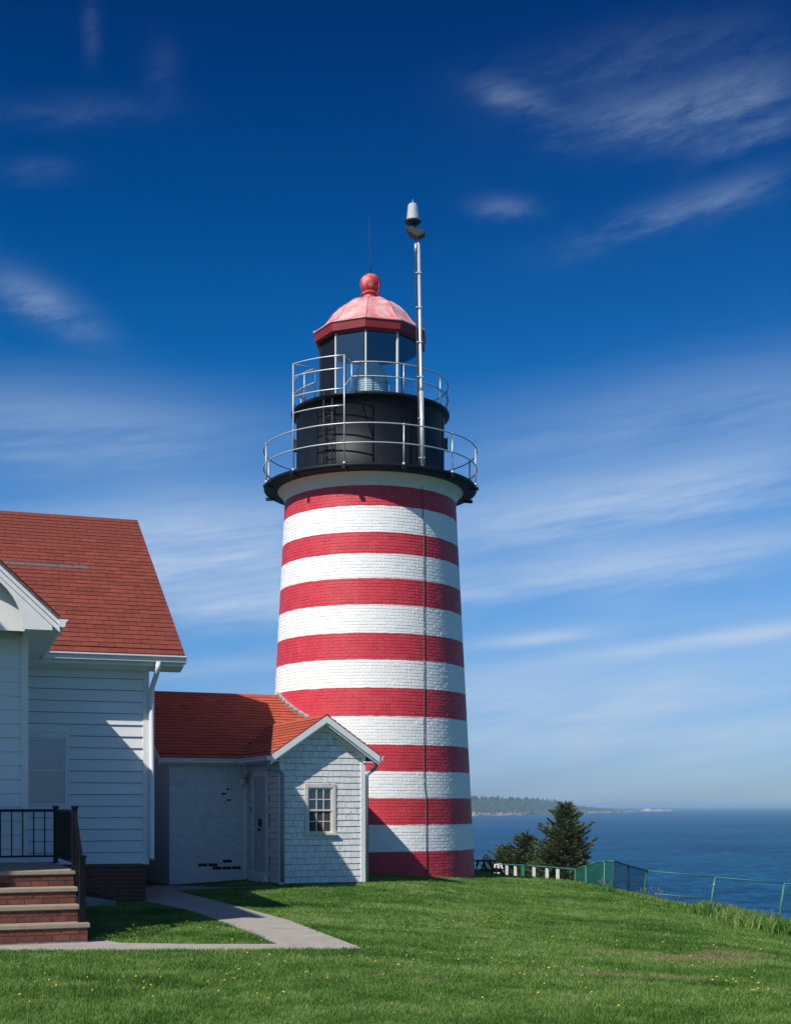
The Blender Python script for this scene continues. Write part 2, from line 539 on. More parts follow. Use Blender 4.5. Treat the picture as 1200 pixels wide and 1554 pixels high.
def edge_e(x, y):
    """signed distance beyond the lawn's edge (positive = seaward)"""
    x = np.asarray(x, float); y = np.asarray(y, float)
    best = np.full(x.shape, 1e9); sg = np.ones(x.shape)
    for (x0, y0), (x1, y1) in zip(EDGE[:-1], EDGE[1:]):
        dx, dy = x1 - x0, y1 - y0
        L = dx * dx + dy * dy
        t = np.clip(((x - x0) * dx + (y - y0) * dy) / L, 0, 1)
        qx, qy = x0 + t * dx, y0 + t * dy
        d = np.hypot(x - qx, y - qy)
        cr = dx * (y - y0) - dy * (x - x0)
        u = d < best
        best = np.where(u, d, best)
        sg = np.where(u, np.sign(cr), sg)
    return best * sg


def sstep(a, b, x):
    t = np.clip((x - a) / (b - a), 0, 1)
    return t * t * (3 - 2 * t)


def ground(x, y):
    x = np.asarray(x, float); y = np.asarray(y, float)
    z = 0.11 * sstep(22, 27.5, y) * sstep(-5.5, -2.5, x)
    dr = np.interp(x, [-1, 0, 1, 2, 3.15, 3.7, 4.0, 4.5, 5.2, 5.88, 6.36, 8, 12], [0, 0.02, 0.09, 0.19, 0.25, 0.285, 0.30, 0.315, 0.43, 0.51, 0.57, 0.8, 1.2])
    z = z - dr * (0.25 + 0.75 * sstep(10, 23, y))
    z = z + 0.02 * np.sin(x * 0.9 + 1.3) * np.sin(y * 0.55) * sstep(0.5, 3, x)
    e = np.maximum(edge_e(x, y) + 0.6, 0)
    q = np.where(e < 8, 0.010 * e ** 2, 0.64 + 0.16 * (e - 8))
    q = q + np.where(e > 17, 1.4 * (e - 17), 0)
    q = q + 0.06 * sstep(2, 6, e) * np.sin(x * 1.7) * np.sin(y * 1.3)
    return np.maximum(z - q, -32)


def gz(x, y): return float(ground(x, y))


def grid_mesh(name, xs, ys, zf, mats, kind='structure'):
    X, Y = np.meshgrid(xs, ys)
    Z = zf(X, Y)
    nx, ny = len(xs), len(ys)
    co = np.stack([X, Y, Z], -1).reshape(-1, 3)
    i = np.arange(nx * ny).reshape(ny, nx)
    f = np.stack([i[:-1, :-1], i[:-1, 1:], i[1:, 1:], i[1:, :-1]], -1).reshape(-1, 4)
    me = bpy.data.meshes.new(name)
    me.from_pydata(co.tolist(), [], f.tolist())
    me.polygons.foreach_set('use_smooth', [True] * len(f))
    for m in mats: me.materials.append(m)
    o = bpy.data.objects.new(name, me)
    COL.objects.link(o)
    o['kind'] = kind
    return o


def grass_color(g, P, tint=None):
    n1 = g.noise(P, 0.35, 4, 0.6)
    n2 = g.noise(P, 1.7, 5, 0.65)
    n3 = g.noise(P, 7.0, 5, 0.7)
    v = g.math('MULTIPLY_ADD', n2, 1.1, g.math('MULTIPLY_ADD', n3, 0.9, g.math('SUBTRACT', g.math('MULTIPLY', n1, 1.0), 1.05)))
    bx, by, bz = g.sep(P)
    st = g.noise(g.comb(g.math('MULTIPLY', bx, 0.35), g.math('MULTIPLY_ADD', bx, 0.5, g.math('MULTIPLY', by, 1.1)), 0.0), 1.0, 3, 0.5)
    v = g.math('MULTIPLY_ADD', g.math('SUBTRACT', st, 0.5), 0.9, v)
    if tint is not None:
        v = g.math('MULTIPLY_ADD', tint, 0.5, g.math('SUBTRACT', v, 0.25))
    c = g.ramp(v, [(0.05, (0.030, 0.095, 0.012)), (0.34, (0.088, 0.200, 0.028)), (0.56, (0.160, 0.285, 0.055)), (0.86, (0.29, 0.37, 0.13))])
    # worn / dry patches
    x, y, z = g.sep(P)
    dry = None
    for (cx, cy, rx, ry, a) in [(3.7, 16.2, 0.75, 0.40, 1.0), (4.35, 16.9, 0.7, 0.5, 0.9), (2.75, 16.6, 0.7, 0.25, 0.8), (2.3, 13.9, 0.55, 0.25, 0.9), (2.95, 13.8, 0.4, 0.3, 0.9), (3.5, 15.4, 1.2, 0.2, 0.5),
                                (0.3, 13.0, 0.5, 0.15, 0.55), (-0.35, 13.1, 0.5, 0.3, 0.35), (3.1, 21.0, 1.2, 0.5, 0.3), (1.0, 25.5, 1.2, 0.6, 0.35), (-0.9, 16.8, 0.4, 0.25, 0.5), (4.0, 13.0, 0.8, 0.3, 0.5)]:
        a_ = g.math('DIVIDE', g.math('SUBTRACT', x, cx), rx)
        b_ = g.math('DIVIDE', g.math('SUBTRACT', y, cy), ry)
        r = g.math('EXPONENT', g.math('MULTIPLY', g.math('ADD', g.math('MULTIPLY', a_, a_), g.math('MULTIPLY', b_, b_)), -1.0))
        r = g.math('MULTIPLY', r, a)
        dry = r if dry is None else g.math('MAXIMUM', dry, r)
    dn = g.noise(P, 3.2, 6, 0.7, 0.6)
    dm = g.math('MULTIPLY_ADD', g.math('MULTIPLY', dry, g.math('MULTIPLY_ADD', dn, 2.6, -0.55)), 2.2, -0.35, clamp=True)
    return c, dm


def ground_material():
    m = bpy.data.materials.new('ground_turf')
    m.use_nodes = True
    g = NT(m.node_tree)
    b = g.n['Principled BSDF']
    geo = g.new('ShaderNodeNewGeometry')
    P = geo.outputs['Position']
    c, dm = grass_color(g, P)
    c = g.mix(0.45, c, (0.022, 0.032, 0.010))
    c = g.mix(dm, c, (0.24, 0.20, 0.13))
    b.inputs['Roughness'].default_value = 0.95
    b.inputs['Specular IOR Level'].default_value = 0.1
    # rocky below
    z = g.sep(P)[2]
    f = g.math('MULTIPLY_ADD', z, -0.35, -1.5, clamp=True)
    rn = g.noise(P, 0.6, 6, 0.7)
    rock = g.ramp(rn, [(0.3, (0.05, 0.045, 0.04)), (0.7, (0.20, 0.17, 0.14))])
    c = g.mix(f, c, rock)
    g.l.new(c, b.inputs['Base Color'])
    bn = g.new('ShaderNodeBump')
    bn.inputs['Distance'].default_value = 0.03
    g.l.new(g.noise(P, 24, 5, 0.7), bn.inputs['Height'])
    g.l.new(bn.outputs[0], b.inputs['Normal'])
    M['ground_turf'] = m

    m = bpy.data.materials.new('grass_blade')
    m.use_nodes = True
    g = NT(m.node_tree)
    b = g.n['Principled BSDF']
    at = g.new('ShaderNodeAttribute', attribute_name='tint')
    geo = g.new('ShaderNodeNewGeometry')
    c, dm = grass_color(g, geo.outputs['Position'], at.outputs['Fac'])
    c = g.mix(g.math('MULTIPLY', dm, 0.8), c, (0.30, 0.25, 0.13))
    g.l.new(c, b.inputs['Base Color'])
    b.inputs['Roughness'].default_value = 0.55
    b.inputs['Specular IOR Level'].default_value = 0.25
    tl = g.new('ShaderNodeBsdfTranslucent')
    g.l.new(c, tl.inputs[0])
    mx = g.new('ShaderNodeMixShader')
    mx.inputs[0].default_value = 0.3
    g.l.new(b.outputs[0], mx.inputs[1]); g.l.new(tl.outputs[0], mx.inputs[2])
    g.l.new(mx.outputs[0], g.n['Material Output'].inputs[0])
    M['grass_blade'] = m


ground_material()
xs = np.unique(np.concatenate([np.linspace(-120, -12, 28), np.arange(-12, 12, 0.3), np.linspace(12, 80, 40)]))
ys = np.unique(np.concatenate([np.linspace(-80, 8, 24), np.arange(8, 60, 0.3), np.linspace(60, 120, 36)]))
grid_mesh('ground', xs, ys, ground, [M['ground_turf']])


# sea
def sea():
    m = bpy.data.materials.new('sea_water')
    m.use_nodes = True
    g = NT(m.node_tree)
    b = g.n['Principled BSDF']
    geo = g.new('ShaderNodeNewGeometry')
    P = geo.outputs['Position']
    mp = g.new('ShaderNodeMapping')
    mp.inputs['Scale'].default_value = (0.6, 1.0, 1.0)
    mp.inputs['Rotation'].default_value = (0, 0, rad(20))
    g.l.new(P, mp.inputs['Vector'])
    n1 = g.noise(mp.outputs[0], 0.30, 5, 0.7, 0.4)
    n2 = g.noise(mp.outputs[0], 0.035, 4, 0.6)
    n3 = g.noise(mp.outputs[0], 0.004, 4, 0.6)
    v = g.math('MULTIPLY_ADD', n1, 0.85, g.math('MULTIPLY_ADD', n2, 0.22, g.math('MULTIPLY', n3, 0.18)))
    c = g.ramp(v, [(0.48, (0.001, 0.018, 0.062)), (0.62, (0.002, 0.062, 0.155)), (0.76, (0.012, 0.150, 0.29))])
    g.l.new(c, b.inputs['Base Color'])
    b.inputs['Roughness'].default_value = 0.55
    b.inputs['IOR'].default_value = 1.33
    b.inputs['Specular IOR Level'].default_value = 0.10
    bn = g.new('ShaderNodeBump')
    bn.inputs['Strength'].default_value = 1.0
    bn.inputs['Distance'].default_value = 1.6
    g.l.new(n1, bn.inputs['Height'])
    g.l.new(bn.outputs[0], b.inputs['Normal'])
    M['sea_water'] = m
    mb = MB()
    R = 24000
    mb.add([(-R, -R, -25), (R, -R, -25), (R, R, -25), (-R, R, -25)], [(0, 1, 2, 3)])
    mb.build('sea', 'sea_water', kind='structure')


sea()


# far headland, islands and its wood
def headland():
    mat('far_rock', (0.36, 0.27, 0.22), 0.9, 0.4, 0.03)
    mat('far_green', (0.035, 0.060, 0.025), 0.95, 0.35, 0.02)
    F, HY = 2000.0, 1223.0

    def atp(px, Y): return (px - 600) / F * Y
    # headland: waterline px/Y pairs
    shore = [(560, 3150), (640, 3200), (720, 3330), (790, 3600), (850, 4100), (905, 4700), (950, 5100), (962, 5200)]
    top = {560: 50, 640: 48, 720: 46, 790: 45, 850: 38, 905: 19, 950: 9, 962: 1.0}
    rnd = random.Random(3)
    mb = MB()
    pts = []
    N = 70
    for i in range(N + 1):
        t = i / N * (len(shore) - 1)
        k = min(int(t), len(shore) - 2); w = t - k
        px = shore[k][0] * (1 - w) + shore[k + 1][0] * w
        Y = shore[k][1] * (1 - w) + shore[k + 1][1] * w
        h = top[shore[k][0]] * (1 - w) + top[shore[k + 1][0]] * w
        pts.append((px, Y, h))
    rows = []
    for px, Y, h in pts:
        r = []
        for j, (dy, fz) in enumerate([(0, -0.1), (8, 0.0), (25, 0.13), (60, 0.22), (200, 0.62), (420, 1.0), (800, 0.8), (1300, -0.1)]):
            zz = -25 + (h * fz + (rnd.uniform(0, 3.5) if 0 < j < 4 else rnd.uniform(-0.6, 0.6)) if fz > -0.05 else -3)
            YY = Y + dy + rnd.uniform(-4, 4)
            r.append((atp(px, Y) + rnd.uniform(-3, 3) + dy * 0.05, YY, zz))
        rows.append(r)
    k = len(rows[0])
    vs = [p for r in rows for p in r]
    for i in range(N):
        for j in range(k - 1):
            a = i * k + j
            mb.v  # keep
            mat_i = 0 if (j < 3 or pts[i][0] > 905) else 1
            mb.f.append((a, a + k, a + k + 1, a + 1)); mb.m.append(mat_i); mb.sm.append(False)
    mb.v = vs
    o = mb.build('headland', ['far_rock', 'far_green'], kind='structure')
    # wood on it: many small uneven spires
    tb = MB()
    for i in range(4200):
        t = rnd.random() ** 0.9
        idx = int(t * N * 0.86)
        px, Y, h = pts[idx]
        dy = rnd.choice([rnd.uniform(32, 90), rnd.uniform(90, 420)])
        px += rnd.uniform(-3, 3)
        edge = 1.0 if px < 880 else 0.6
        if px > 885 and rnd.random() < 0.5: continue
        x = atp(px, Y) + dy * 0.05
        base = -25 + h * float(np.interp(dy, [25, 60, 200, 420], [0.13, 0.22, 0.62, 1.0])) - 1
        H = rnd.choice([rnd.uniform(5, 10), rnd.uniform(6, 14), rnd.uniform(8, 17)]) * edge
        r = rnd.uniform(2.6, 6.5)
        y = Y + dy
        n = 5
        a0 = rnd.random() * 6
        ring = [(x + r * math.cos(a0 + q * 6.283 / n) * rnd.uniform(0.7, 1.2), y + r * math.sin(a0 + q * 6.283 / n), base + rnd.uniform(0, 1.5)) for q in range(n)]
        mid = [(x + r * 0.55 * math.cos(a0 + q * 6.283 / n) * rnd.uniform(0.6, 1.3), y + r * 0.55 * math.sin(a0 + q * 6.283 / n), base + H * rnd.uniform(0.45, 0.6)) for q in range(n)]
        vs = ring + mid + [(x + rnd.uniform(-0.6, 0.6), y, base + H)]
        fs = [(q, (q + 1) % n, n + (q + 1) % n, n + q) for q in range(n)] + [(n + q, n + (q + 1) % n, 2 * n) for q in range(n)]
        tb.add(vs, fs)
    w = tb.build('distant_wood', 'far_green')
    tag(w, 'dark conifer wood covering the far hazy headland', 'wood', kind='stuff')
    # rocky islets at the tip
    for (px0, px1, Y, h, nm, lab) in [(972, 996, 6300, 17, 'islet', 'higher rounded rock islet just off the tip of the headland'),
                                      (992, 1019, 6350, 14, 'islet', 'flat long outermost rock islet nearest the open sea')]:
        ib = MB()
        n = 22; kk = 6
        vs = []
        for i in range(n + 1):
            u = i / n
            x = atp(px0 + (px1 - px0) * u, Y)
            prof = math.sin(math.pi * min(max(u, 0), 1)) ** 0.5 * h * (0.75 + 0.3 * math.sin(u * 9 + px0))
            for j in range(kk):
                w_ = j / (kk - 1)
                vs.append((x, Y + (w_ - 0.5) * 90, -26 + (prof + rnd.uniform(-0.8, 0.8)) * math.sin(math.pi * w_) ** 0.4))
        fs = [(i * kk + j, (i + 1) * kk + j, (i + 1) * kk + j + 1, i * kk + j + 1) for i in range(n) for j in range(kk - 1)]
        ib.add(vs, fs)
        ob = ib.build(nm, 'far_rock')
        tag(ob, lab, 'islet')


headland()


def haze():
    m = bpy.data.materials.new('haze_air')
    m.use_nodes = True
    g = NT(m.node_tree)
    g.n.clear()
    out = g.new('ShaderNodeOutputMaterial')
    v = g.new('ShaderNodeVolumePrincipled')
    v.inputs['Color'].default_value = (0.48, 0.74, 1.0, 1)
    v.inputs['Density'].default_value = 1.25e-4
    v.inputs['Anisotropy'].default_value = 0.0
    g.l.new(v.outputs[0], out.inputs['Volume'])
    mb = MB()
    R = 25000
    mb.box(-R, R, -R, R, -34, 17.5)
    o = mb.build('haze', m)
    tag(o, kind='stuff', label='thin pale sea haze in the air over the water', cat='haze')


haze()

YAW = rad(22.6)
HYAW = rad(19.0)
SYAW = rad(21.0)


# ------------------------------------------------------------------ generic builders
def wedge_mesh(name, w, l, t0, t1, mats, gap=0.0):
    """shingle/board: x width, y up the surface, z outward; thick (t0) at the butt y=0"""
    mb = MB()
    g = gap
    mb.add([(g, 0, 0), (w - g, 0, 0), (w - g, l, 0), (g, l, 0), (g, 0, t0), (w - g, 0, t0), (w - g, l, t1), (g, l, t1)],
           [(0, 3, 2, 1), (4, 5, 6, 7), (0, 1, 5, 4), (1, 2, 6, 5), (2, 3, 7, 6), (3, 0, 4, 7)])
    return mb.mesh(name, mats)


def brick_mesh(name, w, h, d, mats, ch=0.006):
    """brick face: x width, z height, outward -y"""
    mb = MB()
    mb.add([(0, 0, 0), (w, 0, 0), (w, 0, h), (0, 0, h), (ch, -d, ch), (w - ch, -d, ch), (w - ch, -d, h - ch), (ch, -d, h - ch)],
           [(4, 5, 6, 7), (0, 1, 5, 4), (1, 2, 6, 5), (2, 3, 7, 6), (3, 0, 4, 7)])
    return mb.mesh(name, mats)


def add_brick(mb, M4, w, h, d, ch, mi=0):
    vs = [(0, 0, 0), (w, 0, 0), (w, 0, h), (0, 0, h), (ch, -d, ch), (w - ch, -d, ch), (w - ch, -d, h - ch), (ch, -d, h - ch)]
    mb.add([M4 @ Vector(p) for p in vs], [(4, 5, 6, 7), (0, 1, 5, 4), (1, 2, 6, 5), (2, 3, 7, 6), (3, 0, 4, 7)], mi)


def add_wedge(mb, M4, w, l, t0, t1, g=0.0, mi=0):
    vs = [(g, 0, 0), (w - g, 0, 0), (w - g, l, 0), (g, l, 0), (g, 0, t0), (w - g, 0, t0), (w - g, l, t1), (g, l, t1)]
    mb.add([M4 @ Vector(p) for p in vs], [(4, 5, 6, 7), (0, 1, 5, 4), (1, 2, 6, 5), (2, 3, 7, 6), (3, 0, 4, 7)], mi)


# ------------------------------------------------------------------ lighthouse
TX, TY = -0.6285, 33.08
TZ = 0.0


def RT(z): return 2.61 - 0.0513 * z


BANDS = [9.27, 8.738, 8.117, 7.579, 7.018, 6.406, 5.715, 5.096, 4.432, 3.764, 3.12, 2.473, 1.844, 1.233, 0.613, -0.2]
# red, white, red, ... from the top


def band_is_red(z, jit=0.0):
    z = z + jit
    for i in range(len(BANDS) - 1):
        if z <= BANDS[i] and z > BANDS[i + 1]: return i % 2 == 0
    return z <= BANDS[-1]


def pol(r, phi, z):
    t = rad(phi)
    return Vector((r * math.sin(t), -r * math.cos(t), z))


def lighthouse():
    T = empty('lighthouse', (TX, TY, TZ))
    tag(T, 'tall round brick lighthouse in red and white bands with a black gallery and red dome', 'lighthouse')
    rnd = random.Random(5)
    # core wall behind the bricks, banded
    mb = MB()
    n = 96
    for i in range(len(BANDS) - 1):
        z1, z0 = BANDS[i], BANDS[i + 1]
        if i == 0: z1 = 9.30
        mb.lathe([(RT(z0) - 0.0005, z0), (RT(z1) - 0.0005, z1)], n)
    mb.build('wall', 'tower_paint', T)
    # bricks
    ch = 0.0065
    rh = 0.0747
    stuff = MB()
    bm_ = brick_mesh('brick', 0.2, 0.066, 0.015, 'tower_paint', ch)
    z = -0.12
    row = 0
    singles = 0
    while z < 9.22:
        R = RT(z) - 0.010
        nb = int(2 * math.pi * R / 0.21)
        dphi = 360.0 / nb
        off = (row % 2) * 0.5 * dphi + rnd.uniform(-0.6, 0.6)
        wv = 0.02 * math.sin(row * 1.7)
        tilt = math.atan(0.0513)
        for k in range(nb):
            ph = off + k * dphi + rnd.uniform(-0.12, 0.12)
            p180 = (ph + 180) % 360 - 180
            red = band_is_red(z + rh * 0.5, 0.012 * math.sin(ph * 0.11 + row) + rnd.uniform(-0.012, 0.012))
            dd = rnd.uniform(-0.0022, 0.0022)
            w = 2 * math.pi * R / nb - 0.010
            t = rad(ph)
            ax = Vector((math.cos(t), math.sin(t), 0))
            outw = Vector((math.sin(t), -math.cos(t), 0))
            az = Vector((-outw.x * math.sin(tilt), -outw.y * math.sin(tilt), math.cos(tilt)))
            ay = az.cross(ax)
            o = outw * (R + dd) - ax * (w / 2) + Vector((0, 0, z + rnd.uniform(-0.0015, 0.0015)))
            m4 = frame(o, ax, ay, az)
            if singles < 300 and 0.10 < z < 1.6 and 2 < p180 < 80:
                inst('brick', bm_, m4, T)
                singles += 1
            else:
                add_brick(stuff, m4, w, 0.066, 0.015, ch)
        z += rh
        row += 1
    stuff.build('brickwork', 'tower_paint', T, kind='stuff')
    # white cove under the gallery
    mb = MB()
    mb.lathe([(2.10, 9.20), (2.150, 9.24), (2.155, 9.285), (2.17, 9.33), (2.205, 9.40), (2.265, 9.47), (2.30, 9.505), (2.32, 9.52)], 96)
    cv = mb.build('cornice', 'cove_white', T)
    mb = MB()
    a = pol(2.19, 35, 9.28); b = pol(2.30, 41, 9.51)
    mb.tube([a, (a + b) / 2 + Vector((0.02, -0.02, -0.015)), b], 0.009, 6)
    # gallery deck
    mb = MB()
    mb.lathe([(1.7, 9.522), (2.30, 9.522), (2.60, 9.53), (2.66, 9.56), (2.665, 9.61), (2.65, 9.64), (1.7, 9.645)], 96)
    gd = mb.build('gallery_deck', 'black_paint', T)
    for k in range(12):
        mb = MB()
        c = pol(2.655, -12 + 30 * k, 9.575)
        o_ = (c - Vector((0, 0, 9.575))).normalized(); s_ = Vector((-o_.y, o_.x, 0))
        mb.obox(c - o_ * 0.16 - s_ * 0.045 - Vector((0, 0, 0.085)), s_ * 0.09, o_ * 0.24, (0, 0, 0.075))
        mb.build('bracket', 'black_paint', gd, bevel=0.008)
    # lower drum with plate seams
    mb = MB()
    prof = [(1.853, 9.645), (1.853, 11.36), (1.87, 11.38), (1.96, 11.41), (1.985, 11.44), (1.985, 11.49), (1.965, 11.505), (1.1, 11.51)]
    mb.lathe([(1.885, 9.645), (1.885, 9.70), (1.853, 9.715)] + prof[1:], 96)
    dr = mb.build('watch_room_drum', 'black_paint', T)
    for ph in (-118, -74, -33, 31, 75, 120, 165):
        mb = MB()
        p0 = pol(1.858, ph, 9.72); p1 = pol(1.858, ph, 11.36)
        o_ = Vector((math.sin(rad(ph)), -math.cos(rad(ph)), 0)); s_ = Vector((-o_.y, o_.x, 0))
        mb.obox(p0 - s_ * 0.03 - o_ * 0.02, s_ * 0.06, o_ * 0.028, (0, 0, 1.64))
        for q in range(14):
            c = p0 + Vector((0, 0, 0.05 + q * 0.118)) + o_ * 0.006
            mb.tube([c, c + o_ * 0.012], 0.010, 6)
        mb.build('seam_plate', 'black_paint', dr)
    # small vents on the drum sides
    for ph in (-91, 88):
        mb = MB()
        o_ = Vector((math.sin(rad(ph)), -math.cos(rad(ph)), 0)); s_ = Vector((-o_.y, o_.x, 0))
        c = pol(1.853, ph, 10.75)
        mb.obox(c - s_ * 0.08 - Vector((0, 0, 0.14)), s_ * 0.16, o_ * 0.07, (0, 0, 0.28))
        mb.obox(c - s_ * 0.11 + o_ * 0.065 - Vector((0, 0, 0.17)), s_ * 0.22, o_ * 0.02, (0, 0, 0.12))
        mb.obox(c - s_ * 0.11 + o_ * 0.065 + Vector((0, 0, 0.03)), s_ * 0.22, o_ * 0.02, (0, 0, 0.12))
        mb.build('drum_vent', 'dark_metal', T)
    # ladder on the drum
    lad = MB()
    p = {}
    for sgn, ph in ((0, -34.0), (1, -26.8)):
        lad.tube([pol(1.94, ph, 9.70), pol(1.94, ph, 11.62)], 0.014, 6)
    L = lad.build('ladder', 'dark_metal', T)
    for q in range(8):
        zz = 9.82 + q * 0.235
        r_ = MB(); r_.tube([pol(1.94, -34.0, zz), pol(1.94, -26.8, zz)], 0.010, 6)
        r_.build('rung', 'dark_metal', L)
    for ph, zz in ((-34, 11.1), (-26.8, 11.1), (-34, 10.2), (-26.8, 10.2)):
        r_ = MB(); r_.tube([pol(1.85, ph, zz), pol(1.94, ph, zz)], 0.011, 6); r_.build('bracket', 'dark_metal', L)

    # railings
    def ring(r, z, a0=None, a1=None, rr=0.017, n=96):
        mb = MB()
        if a0 is None:
            mb.tube([pol(r, 360.0 * i / n, z) for i in range(n)], rr, 6, closed=True)
        else:
            k = max(3, int(n * abs(a1 - a0) / 360))
            mb.tube([pol(r, a0 + (a1 - a0) * i / k, z) for i in range(k + 1)], rr, 6)
        return mb
    Rr = 2.665
    ring(Rr, 10.55).build('rail', 'galvanised', T)
    ring(Rr, 10.10).build('rail', 'galvanised', T)
    for k in range(12):
        ph = -12 + 30 * k
        tall = ph in (-12, 318, -42) or k == 11
        mb = MB()
        top = 12.14 if (k == 0 or k == 11) else 10.56
        mb.tube([pol(Rr, ph, 9.60), pol(Rr, ph, top)], 0.018, 6)
        mb.tube([pol(Rr, ph, 9.60), pol(Rr, ph, 9.66)], 0.035, 6)
        mb.tube([pol(Rr, ph, 10.53), pol(Rr, ph, 10.57)], 0.026, 6)
        if top < 11: pass
        mb.build('post', 'galvanised', T)
    for zz in (12.13, 11.83, 11.36, 10.97):
        ring(Rr, zz, -42, -12).build('rail', 'galvanised', T)
    Ru = 1.95
    for zz in (12.20, 11.86):
        ring(Ru, zz, -12, 318).build('rail', 'galvanised', T)
    ups = [-12, 25, 62, 99, 136, 173, 210, 247, 284, 306, 318]
    for ph in ups:
        mb = MB()
        mb.tube([pol(Ru, ph, 11.50), pol(Ru, ph, 12.21)], 0.017, 6)
        mb.build('post', 'galvanised', T)
    for ph in (-12, -42):
        for zz in ((12.13, 12.20), (11.40, 11.86)):
            mb = MB(); mb.tube([pol(Rr, ph, zz[0]), pol(Ru, ph, zz[1])], 0.016, 6); mb.build('rail', 'galvanised', T)

    # lantern: ten-sided
    V10 = [-4 + 36 * k for k in range(10)]
    Rg = 1.27
    lf = MB()
    lf.lathe([(1.36, 11.512), (1.36, 11.56), (1.22, 11.56), (1.22, 11.512)], 10, phase=rad(-4), smooth=False)
    fr = lf.build('lantern_frame', 'black_paint', T)
    lf = MB()
    lf.lathe([(1.20, 13.20), (1.32, 13.20), (1.32, 13.30), (1.20, 13.30)], 10, phase=rad(-4), smooth=False)
    lf.build('top_ring', 'black_paint', fr)
    for k_, ph in enumerate(V10):
        mb = MB()
        o_ = Vector((math.sin(rad(ph)), -math.cos(rad(ph)), 0)); s_ = Vector((-o_.y, o_.x, 0))
        c = pol(Rg - 0.03, ph, 11.56)
        mb.obox(c - s_ * 0.017, s_ * 0.034, o_ * 0.06, (0, 0, 1.64))
        mb.build('mullion', 'lamp_white' if k_ in (0, 1, 2, 9) else 'dark_metal', fr)
    for k, ph in enumerate(V10):
        a = pol(Rg, ph, 0); b = pol(Rg, ph + 36, 0)
        d = (b - a).normalized(); o_ = Vector((d.y, -d.x, 0))
        aa = a + d * 0.035; bb = b - d * 0.035
        dark = k == 8          # blanked panel to the left
        mb = MB()
        th = 0.02 if dark else 0.006
        mb.obox(Vector((aa.x, aa.y, 11.565)) - o_ * th, (bb - aa), o_ * th, (0, 0, 1.63))
        o = mb.build('blank_panel' if dark else 'pane', 'black_paint' if dark else 'lantern_glass', fr)
    # lantern floor & inner gear
    mb = MB()
    mb.lathe([(0.01, 13.29), (0.6, 13.27), (1.2, 13.21)], 30)
    mb.build('lantern_ceiling', 'dark_metal', T)
    # lens
    le = MB()
    prof = [(0.02, 11.56), (0.36, 11.56)]
    zz = 11.60
    i = 0
    while zz < 12.80:
        t = (zz - 11.6) / 1.2
        r = 0.43 if t < 0.55 else 0.43 * math.sqrt(max(0.06, 1 - ((t - 0.55) / 0.48) ** 2))
        if t < 0.12: r = 0.39 + 0.04 * t / 0.12
        prof += [(r - 0.022, zz), (r + 0.012, zz + 0.028), (r - 0.004, zz + 0.05)]
        zz += 0.056
    prof += [(0.08, 12.83), (0.01, 12.84)]
    le.lathe(prof, 24, smooth=False)
    ln = le.build('lens', 'lens_glass', T)
    for q in range(6):
        mb = MB(); ph = 8 + q * 60
        mb.tube([pol(0.45, ph, 11.56), pol(0.455, ph, 12.25), pol(0.33, ph, 12.62), pol(0.06, ph, 12.86)], 0.012, 5)
        mb.build('lens_rib', 'pipe_brown', ln)
    mb = MB(); mb.lathe([(0.02, 11.6), (0.08, 11.7), (0.10, 12.2), (0.05, 12.35), (0.01, 12.36)], 12)
    mb.build('lamp', 'lamp_white', ln)

    # roof
    rf = MB()
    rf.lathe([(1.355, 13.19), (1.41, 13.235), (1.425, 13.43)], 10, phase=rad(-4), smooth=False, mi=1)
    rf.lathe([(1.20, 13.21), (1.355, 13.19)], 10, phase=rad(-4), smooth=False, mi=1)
    rf.lathe([(1.425, 13.43), (1.455, 13.44), (1.455, 13.465), (1.24, 13.57), (1.08, 13.76), (0.95, 13.95), (0.78, 14.12), (0.58, 14.26), (0.38, 14.35), (0.21, 14.39)],
             10, phase=rad(-4), smooth=False, mi=0)
    roof = rf.build('roof', ['dome_red', 'fascia_red'], T)
    for ph in V10:
        mb = MB()
        mb.tube([pol(r, ph, z_ + 0.004) for r, z_ in ((1.455, 13.465), (1.24, 13.57), (1.08, 13.76), (0.95, 13.95), (0.78, 14.12), (0.58, 14.26), (0.38, 14.35), (0.22, 14.39))], 0.012, 5)
        mb.build('roof_rib', 'dome_red', roof)
    bl = MB()
    prof = [(0.30, 14.355), (0.22, 14.40), (0.185, 14.47), (0.19, 14.51), (0.235, 14.525), (0.24, 14.545), (0.20, 14.555), (0.185, 14.59)]
    for q in range(13):
        a = rad(-62 + q * 152 / 12)
        prof.append((0.265 * math.cos(a), 14.79 + 0.265 * math.sin(a)))
    prof.append((0.012, 15.055))
    bl.lathe(prof, 32)
    ball = bl.build('ventilator_ball', 'lantern_red', roof)
    mb = MB()
    mb.tube([pol(0.03, 60, 15.05), pol(0.15, 60, 15.0), pol(0.275, 55, 14.80), pol(0.27, 50, 14.62), pol(0.25, 45, 14.5), pol(0.34, 42, 14.38), pol(0.64, 42, 14.21)], 0.008, 5)
    mb.build('lightning_cable', 'lantern_red', roof)
    mb = MB()
    mb.tube([(0, 0, 15.04), (0.0, 0, 15.3), (-0.02, 0, 15.9), (-0.045, 0, 16.56)], [0.016, 0.011, 0.008, 0.004], 6)
    mb.build('lightning_rod', 'dark_metal', roof)
    # conduit down the tower
    mb = MB()
    pts = []
    for zz, ph in ((9.3, 36), (8.0, 35.8), (6.0, 34), (4.5, 33), (3.0, 31.5), (2.45, 31.2), (2.15, 31.3), (1.95, 32.0), (1.2, 31.6), (0.1, 31.2)):
        pts.append(pol(RT(zz) + 0.022, ph, zz))
    mb.tube(pts, 0.009, 6)
    mb.build('conduit', 'pipe_brown', T)
    for zz in (8.6, 7.2, 5.9, 4.6, 3.4, 2.2, 1.0):
        pass


lighthouse()


